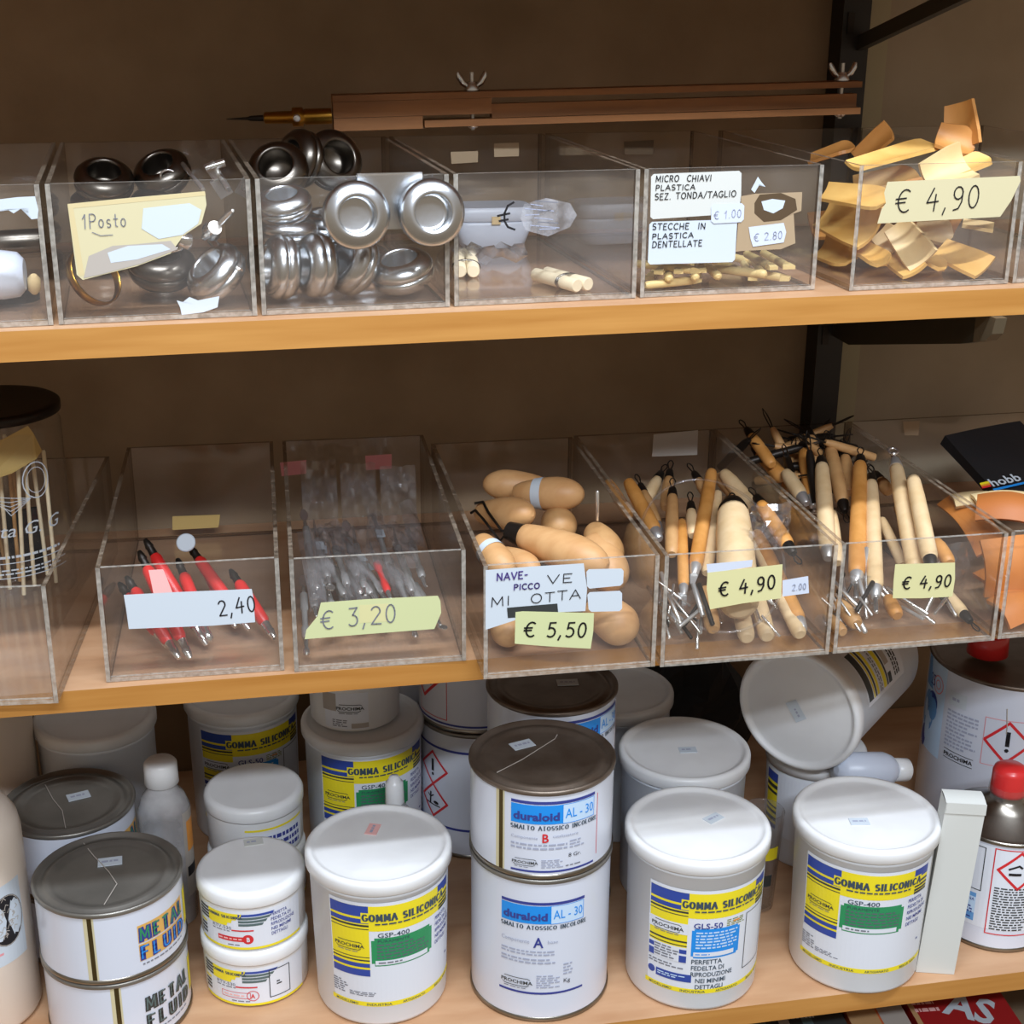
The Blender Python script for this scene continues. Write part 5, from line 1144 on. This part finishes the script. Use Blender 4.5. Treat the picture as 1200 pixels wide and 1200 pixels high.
for k in range(30):
    lay = k//8; ux = .014+(.1245-.030)*((k % 8)+.5)/8+rnd.uniform(-.003, .003); yf = .018+rnd.uniform(0, .035)+.012*lay; Lk = rnd.uniform(.095, .115); z0 = M2.floor+.0040+lay*.0066+(.003 if k % 2 else 0); yaw = rnd.uniform(.02, .30); up = .06+.05*lay
    if k == 0: ux, yf, yaw, up = .010, .012, -.05, .14
    if k == 7: ux, yf = .112, .028
    pf = M2.o+M2.U*ux+M2.D*yf; pf.z = z0; pb = pf+(M2.D*cos(yaw)-M2.U*sin(yaw)*(1 if ux > .03 else .2)+Zv*up).normalized()*Lk
    lab = 'slim steel instrument in clear wrap, one of the pile in the bin priced 3,20'
    if k == 28:
        lab = 'instrument with a bright red handle in the bin of steel ones'; pf = G(462, 712, M2.floor+.026); pb = A(434, 642, pf.y+.085)
    if k == 0: lab = 'steel instrument lying apart at the far left of the bin priced 3,20'
    if k == 7: lab = 'steel instrument lying apart at the far right of the bin priced 3,20'
    sp = k in (0, 7, 28); instrument(lab, pf, pb, k, None if sp else gi, 'steel', 'red_plastic' if k == 28 else None)
gs = 'clear plastic sleeves over the steel instruments'
for k in range(15):
    ux = .016+(.1245-.036)*((k*7 % 10)+.5)/10; yf = .035+.011*(k % 9)+rnd.uniform(-.008, .008); z0 = M2.floor+.030+.0022*(k % 9); yaw = rnd.uniform(-.1, .42); d = (M2.D*cos(yaw)-M2.U*sin(yaw)*(1 if ux > .05 else .2)+Zv*rnd.uniform(.12, .34)).normalized(); sd = d.cross(Zv).normalized(); c = M2.o+M2.U*ux+M2.D*yf; c.z = z0; nrm = sd.cross(d); Ls = rnd.uniform(.05, .085)
    b = MB(); ph = rnd.uniform(0, 6); g = [[c+d*(Ls*i/8)+sd*(.0062*j/2)+nrm*(.0011*sin(i*2.1+ph+j*1.4)+.0024*(1-(j/2)**2)) for j in range(-2, 3)] for i in range(9)]; b.plate(g, .0003, 'clear_wrap', False)
    one(b, 'plastic_sleeve', 'narrow clear plastic sleeve over the steel instruments', 'sleeve', c, gs)
for k, ux in enumerate((.030, .063, .096)):
    c = M2.o+M2.U*ux+M2.D*(.235-.012*k); c.z = M2.floor; b = MB(); g = [[c+M2.U*(-.015+.030*i/8)+M2.D*(.018*j/10+.0022*sin(i*2.3+j*.9+k*2)+.0016*sin(i*1.1-j*1.9))+Zv*(.002+.070*j/10) for j in range(11)] for i in range(9)]; b.plate(g, .0003, 'clear_wrap', False)
    one(b, 'plastic_bag', ('crumpled clear bag standing at the back left of the instrument bin', 'crumpled clear bag standing at the back middle of the instrument bin', 'crumpled clear bag standing at the back right of the instrument bin')[k], 'bag', c)

# bulb handles
def bulb(label, pa, pb, r, m='bulb_wood', ferr=None, band=False, fork=None, taper=.55):
    """turned wooden bulb, narrow end pa, fat end pb"""
    pa = Vector(pa); pb = Vector(pb); d = (pb-pa).normalized(); L = (pb-pa).length; t = thing('bulb_handle', label, 'tool handle', (pa+pb)/2, 'bulb shaped wooden handles in the 5,50 bin')
    prof = [(0, r*taper*.8), (.002, r*taper)]+[(L*s, r*(taper+(1-taper)*sin(pi/2*min(1, s/.62))) if s < .62 else r*sqrt(max(.0, 1-((s-.62)/.385)**2))) for s in (.1, .2, .35, .5, .62, .7, .78, .86, .92, .96, .985, 1.0)]
    b = MB(); b.spin(pa, pb, prof, m, 32); b.build('handle', t)
    if ferr: b = MB(); b.spin(pa-d*.012, pb, [(0, r*taper*.75), (.013, r*taper*.97)], ferr, 20); b.build('ferrule', t)
    if band:
        b = MB(); k = min(range(len(prof)), key=lambda i: abs(prof[i][0]-L*.35)); rr = prof[k][1]; b.spin(pa, pb, [(L*.30, r*(taper+(1-taper)*sin(pi/2*.30/.62))+.0004), (L*.44, r*(taper+(1-taper)*sin(pi/2*.44/.62))+.0004)], 'paper_white', 32, caps=False); b.build('paper_band', t)
    if fork:
        for w in fork: b = MB(); b.tube(w, .0011, 'dark_metal', 8); b.build('prong', t)
    return t
bulb('bulb handle with a white paper band, fattest at the back of its bin', A(603, 578, .128), A(684, 579, .098), .0135, band=True)
bulb('bulb handle lying at the very back, its end under the banded one', A(640, 570, .150), A(566, 567, .165), .0125)
bulb('bulb handle with dark forked prongs in front, at the back left', A(562, 601, .120), A(624, 602, .075), .0130, taper=.6)
bulb('dark shaded bulb handle seen end on beneath the banded one', A(648, 606, .115), A(660, 622, .080), .0140, 'mid_wood')
p0 = A(611, 627, .060); p1 = A(712, 664, .004); d_ = (p0-p1).normalized(); q0 = p0+d_*.012
bulb('long bulb handle with a dark ferrule and two wire prongs, over the price label', p0, p1, .0150, 'bulb_wood', 'dark_metal', taper=.62, fork=[[q0, A(588, 622, .075), A(572, 600, .095), A(566, 588, .11), A(556, 590, .112)], [q0, A(586, 634, .070), A(566, 608, .090), A(557, 598, .105), A(552, 601, .11)]])
bulb('fat bulb handle at the right front, rising above the torn label', A(700, 634, .062), A(728, 688, .018), .0165, taper=.7)
bulb('bulb handle with a white paper band at the left front corner', A(553, 634, .046), A(588, 672, .006), .0110, band=True, taper=.7)
bulb('small bulb handle between the banded one and the long one', A(588, 648, .055), A(630, 670, .020), .0100)
bulb('large pinkish bulb handle at the bottom right of its bin', A(702, 718, .018), A(752, 758, -.010), .0160, taper=.75)
bulb('bulb handle seen end on at the bottom left of its bin', A(592, 735, .040), A(596, 758, -.006), .0125, taper=.7)
bulb('bulb handle seen end on at the bottom middle of its bin', A(648, 745, .050), A(646, 766, .004), .0110, taper=.7)
bulb('bulb shape standing for a brown reflection along the right side of its bin', A(722, 618, .080), A(746, 658, .035), .0140, 'mid_wood')  # solid bulb shape added to stand for a reflection in the side panel
b = MB(); b.tube([A(612+9*cos(q*pi/8), 622+6*sin(q*pi/8), .088) for q in range(17)], .0012, 'chrome', 8); one(b, 'wire_ring', 'small chrome wire ring between the bulb handles', 'ring', A(612, 622, .088))
rod('upright chrome pin in the bulb handle bin beside the wooden tools', A(700, 610, .06), A(700, 575, .06), .0014, 'chrome')

# wooden modelling tools
def tool(label, f_px, b_px, r, m, front='none', back='none', zf=None, B=None, group=None, yf=None, k=.00095):
    lim = B.o.y+.014; zf = (B.floor+.010) if zf is None else zf
    tl = {'none': 0, 'blade': .022, 'loop': .020, 'dark': .014, 'ferrule': .012, 'screw': .024, 'ball': .020, 'round': 0}
    pf = G(f_px[0], f_px[1], zf) if yf is None else A(f_px[0], f_px[1], yf)
    lo = lim+tl[front]*1.05+.004*(front != 'none')
    if pf.y < lo: pf = A(f_px[0], f_px[1], lo)
    n = sqrt((f_px[0]-b_px[0])**2+(f_px[1]-b_px[1])**2); pb = A(b_px[0], b_px[1], pf.y+n*k)
    d = (pb-pf).normalized(); L = (pb-pf).length; t = thing('modelling_tool', label, 'tool', (pf+pb)/2, group); sd = d.cross(Zv).normalized()
    b = MB(); b.spin(pf, pb, [(0, r*.62), (.0015, r*.84), (.006, r*.98), (L*.35, r*1.0), (L*.75, r*.95), (L-.006, r*.84), (L-.0015, r*.74), (L, r*.5)], m, 18); b.build('handle', t)
    for q, s, kind in ((pf, -1, front), (pb, 1, back)):
        e = d*s
        if kind in ('none', 'round'): continue
        fm = {'dark': 'dark_metal', 'loop': 'dark_metal'}.get(kind, 'steel'); b = MB(); b.spin(q-e*.0012, q+e, [(0, r*.80), (.0014, r*.80), (.0100, r*.58), (.0112, r*.44)], fm, 16); fe = b.build('ferrule', t); a = q+e*.0098
        if kind == 'blade': b = MB(); b.plate([[a+e*(.0022*i)+sd*(r*.55*j/2)*(1-.09*i) for j in (-2, -1, 0, 1, 2)] for i in range(6)], .0010, 'steel'); b.build('blade', t)
        elif kind in ('loop', 'dark'):
            w = min(r, .006)*.42; b = MB(); b.tube([a+sd*w*.3, a+e*.005+sd*w*.7, a+e*.009+sd*w*1.1, a+e*.0125+sd*w*.6, a+e*.0135, a+e*.0125-sd*w*.6, a+e*.009-sd*w*1.1, a+e*.005-sd*w*.7, a-sd*w*.3], .00055, 'dark_metal', 6); b.build('wire_loop', t)
        elif kind == 'screw':
            b = MB(); b.spin(a, a+e, [(.0018*i*.5, .0011 if i % 2 else .0021) for i in range(20)], 'chrome', 10); b.build('screw', t)
        elif kind == 'ball': b = MB(); b.spin(a, a+e, [(0, .0014), (.006, .0014), (.0062, .0026), (.0078, .0026), (.0080, .0014)], 'chrome', 14); b.tube([a+e*.0118+e*.0040*sin(q_*pi/8)+sd*.0040*cos(q_*pi/8) for q_ in range(16)], .0012, 'chrome', 8, closed=True); b.build('ring_bolt', t)
    return t
f6 = M6.floor; g6 = 'wooden tools in the 4,90 bin next to the bulb handles'
T6L = [
 ((815, 664), (834, 552), .0058, 'orange_wood', 'blade', 'none', -.422, 'long orange tool with a steel blade, standing out left of the price tape'),
 ((787, 650), (788, 581), .0055, 'mid_wood', 'none', 'dark', -.418, 'tan tool with a dark ferrule, left of the long orange one'),
 ((801, 688), (799, 610), .0045, 'orange_wood', 'blade', 'none', -.430, 'thin orange tool tight against the left side of the long orange one'),
 ((828, 672), (841, 577), .0050, 'pale_wood', 'none', 'none', -.428, 'pale tool between the long orange one and the fat one'),
 ((866, 712), (859, 598), .0150, 'pale_wood', 'round', 'dark', -.425, 'fattest pale handle with a dark ferrule, above the price tape'),
 ((768, 623), (736, 564), .0062, 'orange_wood', 'ferrule', 'none', -.412, 'orange brown tool leaning left at the back left'),
 ((738, 604), (712, 564), .0050, 'orange_wood', 'none', 'none', -.410, 'orange tool seen through the left side of its bin'),
 ((771, 615), (754, 576), .0046, 'mid_wood', 'ferrule', 'dark', -.414, 'tan tool beside the leaning orange brown one'),
 ((758, 584), (771, 561), .0056, 'pale_wood', 'none', 'dark', -.405, 'short pale tool pointing up right at the back left'),
 ((780, 596), (784, 560), .0052, 'mid_wood', 'none', 'dark', -.408, 'tan tool at the back, third of the back row from left'),
 ((889, 598), (851, 554), .0068, 'pale_wood', 'ferrule', 'none', -.400, 'pale tool with a dark band slanting down right behind the fat handle'),
 ((910, 590), (876, 556), .0064, 'mid_wood', 'dark', 'none', -.402, 'tan brown tool slanting behind the fat handle, dark end forward'),
 ((958, 727), (906, 623), .0064, 'orange_wood', 'ferrule', 'none', -.438, 'long pale orange tool slanting to the bottom right corner'),
 ((938, 744), (885, 634), .0060, 'pale_wood', 'round', 'none', -.440, 'long pale tool slanting parallel to the pale orange one'),
 ((875, 758), (861, 700), .0066, 'pale_wood', 'round', 'none', -.4435, 'pale tool end low under the price tape, left of two'),
 ((899, 751), (886, 700), .0066, 'pale_wood', 'round', 'none', -.4435, 'pale tool end low under the price tape, right of two'),
 ((812, 628), (810, 598), .0052, 'pale_wood', 'none', 'dark', -.412, 'short pale tool tip behind the thin orange one'),
 ((838, 595), (818, 562), .0050, 'mid_wood', 'none', 'dark', -.402, 'tan tool at the back, behind the long orange one'),
 ((836, 738), (826, 690), .0060, 'mid_wood', 'none', 'none', -.442, 'tan tool end low at the left under the steel blade'),
 ((925, 640), (892, 590), .0060, 'orange_wood', 'dark', 'dark', -.402, 'orange tool half hidden right of the fat handle'),
]
for f_, b_, r, m, fr_, bk, z, lab in T6L: tool(lab, f_, b_, r, m, fr_, bk, z, M6, g6)
f7 = M7.floor; g7 = 'wooden tools in the 4,90 bin next to the leather pieces'
T7L = [
 ((918, 561), (890, 531), .0066, 'orange_wood', 'none', 'dark', -.400, 'orange brown tool lying across the back left'),
 ((940, 582), (920, 553), .0064, 'pale_wood', 'ferrule', 'none', -.404, 'short pale tool beside the orange brown one at the back left'),
 ((952, 584), (942, 528), .0066, 'orange_wood', 'ball', 'dark', -.406, 'orange tool with a shiny ferrule at the left, near the divider'),
 ((970, 645), (963, 545), .0070, 'pale_wood', 'ferrule', 'dark', -.418, 'pale tool with a dark ferrule, first long one from the left'),
 ((988, 590), (973, 525), .0062, 'mid_wood', 'dark', 'dark', -.404, 'brownish tool with dark ends, behind the first long pale one'),
 ((996, 578), (990, 535), .0060, 'mid_wood', 'none', 'dark', -.402, 'tan tool with a dark ferrule at the back middle'),
 ((1004, 674), (1008, 543), .0068, 'orange_wood', 'screw', 'dark', -.426, 'long pale orange tool, second long one from the left'),
 ((1026, 690), (1021, 565), .0064, 'pale_wood', 'screw', 'dark', -.430, 'long pale tool, third long one from the left'),
 ((1073, 668), (1050, 547), .0070, 'pale_wood', 'screw', 'ball', -.409, 'palest tool with a chrome ring bolt on top and a threaded screw below'),
 ((1090, 656), (1070, 560), .0066, 'pale_wood', 'dark', 'none', -.398, 'pale tool right behind the palest one'),
 ((1058, 662), (1033, 608), .0044, 'pale_wood', 'none', 'none', -.428, 'thin pale tool slanting between the long ones'),
 ((1105, 609), (1086, 591), .0062, 'pale_wood', 'round', 'none', -.412, 'short pale tool, round end forward, at the right side'),
 ((1042, 577), (1031, 562), .0056, 'mid_wood', 'none', 'dark', -.400, 'tan tool tip at the back, left of the chrome ring bolt'),
 ((1113, 660), (1097, 634), .0056, 'orange_wood', 'none', 'none', -.412, 'orange tool low at the right, above the price tape'),
 ((1004, 732), (983, 705), .0062, 'mid_wood', 'round', 'none', -.4440, 'tan tool end lying on the floor at the left'),
 ((1138, 728), (1112, 698), .0050, 'pale_wood', 'dark', 'none', -.4450, 'pale tool with a dark tip at the bottom right'),
 ((988, 742), (968, 722), .0050, 'mid_wood', 'round', 'none', -.4470, 'tan tool end in the bottom left corner'),
 ((1052, 722), (1040, 700), .0056, 'orange_wood', 'round', 'none', -.4440, 'orange tool end lying low under the price tape'),
 ((958, 545), (950, 512), .0056, 'mid_wood', 'none', 'dark', -.392, 'tan tool at the very back, its dark wire end up'),
 ((982, 660), (975, 600), .0050, 'pale_wood', 'none', 'none', -.426, 'pale tool wedged right of the first long one'),
 ((905, 545), (880, 510), .0054, 'orange_wood', 'none', 'dark', -.388, 'orange tool at the very back left, dark wire end up'),
]
for f_, b_, r, m, fr_, bk, z, lab in T7L: tool(lab, f_, b_, r, m, fr_, bk, z, M7, g7)
# dark wire ends heaped at the back of that bin, steel rods and blades on the floors
gw = 'dark wire ends heaped at the back of the right tool bin'
for k in range(22):
    x = rnd.uniform(.425, .530); y = rnd.uniform(.165, .235); z = rnd.uniform(-.398, -.366); a = rnd.uniform(0, 6.3); d = Vector((cos(a), sin(a)*.6, rnd.uniform(.1, .7))).normalized(); p = Vector((x, y, z)); s = d.cross(Zv).normalized()
    b = MB(); b.spin(p-d*.05, p, [(0, .0036), (.025, .0042), (.044, .0036), (.05, .0024)], 'dark_metal' if k % 3 else 'mid_wood', 10); w = .0018
    b.tube([p+s*.001, p+d*.006+s*w, p+d*.014+s*w, p+d*.02, p+d*.014-s*w, p+d*.006-s*w, p-s*.001], .0006, 'dark_metal', 6)
    one(b, 'wire_tool', 'dark loop ended wire tool in the heap at the back of the right tool bin', 'tool', p, gw)
for B, n, seed, lab in ((M6, 34, 3, 'thin steel rod or needle scattered low in the left tool bin'), (M7, 30, 5, 'thin steel rod or needle scattered low in the right tool bin')):
    q = random.Random(seed)
    for k in range(n):
        ux = q.uniform(.012, B.w-.014) if k % 2 else q.uniform(.010, .040); vy = q.uniform(.012, .060); p = B.o+B.U*ux+B.D*vy; p.z = B.floor+.002+q.uniform(0, .022); a = q.uniform(-.9, .9); d = (B.D*cos(a)+B.U*sin(a)+Zv*q.uniform(.1, .8)).normalized(); L_ = q.uniform(.018, .040); e_ = p+d*L_
        uu = (e_-B.o).dot(B.U)
        if uu < .008 or uu > B.w-.008: d = (B.D+Zv*.4).normalized(); e_ = p+d*L_
        rod(lab, p, e_, q.choice((.0010, .0014, .0019)), q.choice(('chrome', 'steel', 'chrome', 'dark_metal')), 'steel_rod', 'rod', 'steel rods scattered in the left tool bin' if B is M6 else 'steel rods scattered in the right tool bin', 8)
# clear loop and crumpled wraps among the tools
b = MB(); pts = []
for k in range(40):
    q = 2*pi*k/40; f_ = (1+sin(q))/2; pts.append(Vector((.347+.053*cos(q), .052-.076*sin(q), -.378-.064*f_+.010*cos(q))))
b.tube(pts, .0011, 'clear_wrap', 8, closed=True); one(b, 'plastic_loop', 'large loop of clear plastic strip over the tools in the left tool bin', 'loop', pts[0])
for B, px, py, y, s, lab in ((M6, 905, 618, .035, .016, 'crumpled clear wrap at the right of the left tool bin'), (M7, 1112, 668, .030, .020, 'crumpled clear wrap at the right of the right tool bin'), (M7, 1012, 700, .015, .016, 'crumpled clear wrap at the left of the right tool bin'), (M6, 800, 720, .010, .016, 'crumpled clear wrap at the left of the left tool bin')):
    c = A(px, py, y); q = random.Random(px); b = MB(); g = [[c+Vector(((i-4)/4*s, q.uniform(-.5, .5)*s*.5, (j-4)/4*s*1.1))+Vector((0, .35*s*((i-4)/4)**2, 0)) for j in range(9)] for i in range(9)]; b.plate(g, .0003, 'clear_wrap', False); one(b, 'plastic_wrap', lab, 'wrap', c)

# leather pieces and pouch in the right bin
def leather(label, c, w, h, tilt, yaw, m, fold=.006):
    U = Vector((cos(yaw), sin(yaw), 0)); V = Vector((-sin(yaw)*cos(tilt), cos(yaw)*cos(tilt), sin(tilt))); Nn = U.cross(V); b = MB()
    g = [[c+U*(w*(i/8-.5))+V*(h*(j/8-.5)*(1-.12*abs(i/8-.5)))+Nn*(fold*sin(pi*i/8)+fold*.8*sin(pi*j/8)) for j in range(9)] for i in range(9)]; b.plate(g, .0035, m); return one(b, 'leather_piece', label, 'leather', c, 'leather pieces in the right bin')
leather('large upright orange leather piece at the front of the right bin', A(1187, 662, .010), .058, .046, 1.25, .1, 'leather')
leather('dark brown edged leather piece folded over the large orange one', A(1183, 600, .050), .050, .030, .45, -.5, 'leather_dark')
leather('orange leather piece lying low at the front of the right bin', A(1186, 716, -.012), .045, .030, .5, .35, 'leather')
leather('orange leather piece lying on the floor behind the low front one', A(1195, 700, .030), .060, .05, .25, .1, 'leather')
leather('orange leather piece along the left side of the right bin', A(1140, 620, .09), .030, .070, .35, .1, 'leather', .008)
leather('pale tan leather piece behind the dark brown one', A(1178, 588, .085), .052, .020, .25, -.1, 'bone_wood', .003)
leather('pale pointed leather piece at the left, above the orange ones', A(1150, 588, .100), .048, .018, .25, -.15, 'bone_wood', .003)
def pouch():
    c = A(1182, 545, .165); t = thing('pouch', 'black fabric pouch with a white lettered logo at the right edge', 'pouch', c); yaw = .34; tilt = .48; U = Vector((cos(yaw), sin(yaw), 0)); V = Vector((-sin(yaw)*cos(tilt), cos(yaw)*cos(tilt), sin(tilt))); Nn = U.cross(V); b = MB()
    g = [[c+U*(.094*(i/10-.47))+V*(.085*(j/10-.5))+Nn*(.006*sin(pi*i/10)*sin(pi*j/10)) for j in range(11)] for i in range(11)]; b.plate(g, .010, 'black_cloth'); b.build('body', t)
    a = onp(1158, 573, c+Nn*.0105, Nn); L = Lab(planemap(a, U, V)); L.text('hobb', .006, .001, .0085, 'paper_white', 3, w=.036, bold=.02)
    L.poly([(-.006, .0015), (.005, .0015), (.006, .0035), (-.005, .0035)], 'pr_red', 2); L.poly([(-.005, .0035), (.006, .0035), (.0065, .0055), (-.0045, .0055)], 'pr_orange', 2); L.poly([(-.0045, .0055), (.0065, .0055), (.007, .0078), (-.0035, .0078)], 'pr_yellow', 2)
    L.rect(.004, -.0035, .050, -.0012, 'pr_cyan', 2); L.build('logo', t)
pouch()
# scraps on the shelf by the pails
b = MB(); c = G(992, 1160, ZB+.0006); b = MB(); b.box(G(820, 1150, ZB+.0008), (.012, .006, .0008), 'paper_white', Matrix.Rotation(.5, 3, 'Z')); one(b, 'paper_scrap', 'tiny white paper scrap on the shelf edge between the front pails', 'scrap', G(820, 1150, ZB+.0004))

# ------------------------------------------------------------------ settle the contents inside their bins
def settle(B, group):
    for o in [q for q in bpy.data.objects if q.parent is None and q.get('group') == group]:
        top = Vector(o.location); pts = []
        for c in [o]+list(o.children_recursive):
            if c.type == 'MESH': pts += [top+v.co for v in c.data.vertices]
        loc = [((q-B.o).dot(B.U), (q-B.o).dot(B.D), q.z-B.o.z) for q in pts]
        dz = max(0, .0034-min(l[2] for l in loc)); low = [l for l in loc if l[2]+dz < B.h]
        if not low: continue
        u0, u1 = min(l[0] for l in low), max(l[0] for l in low); v0, v1 = min(l[1] for l in low), max(l[1] for l in low); du = dv = 0
        if u0 < .0042: du = .0042-u0
        elif u1 > B.w-.0042: du = B.w-.0042-u1
        if v0 < .0034: dv = .0034-v0
        elif v1 > B.depth-.0036: dv = B.depth-.0036-v1
        o.location = top+B.U*du+B.D*dv+Vector((0, 0, dz))
for B_, g_ in ((T1, g1), (T1, 'metal dippers low in the card bin'), (T2, g2), (T2, 'metal dippers low in the heap'), (T4, 'yellow plastic sticks in the labelled bin'), (T5, 'wooden scoops heaped in the bin at right'), (M1, 'red handled tools in the 2,40 bin'), (M2, gi), (M2, gs), (M3, 'bulb shaped wooden handles in the 5,50 bin'),
               (M6, g6), (M7, g7), (M7, gw), (M6, 'steel rods scattered in the left tool bin'), (M7, 'steel rods scattered in the right tool bin'), (M8, 'leather pieces in the right bin')): settle(B_, g_)
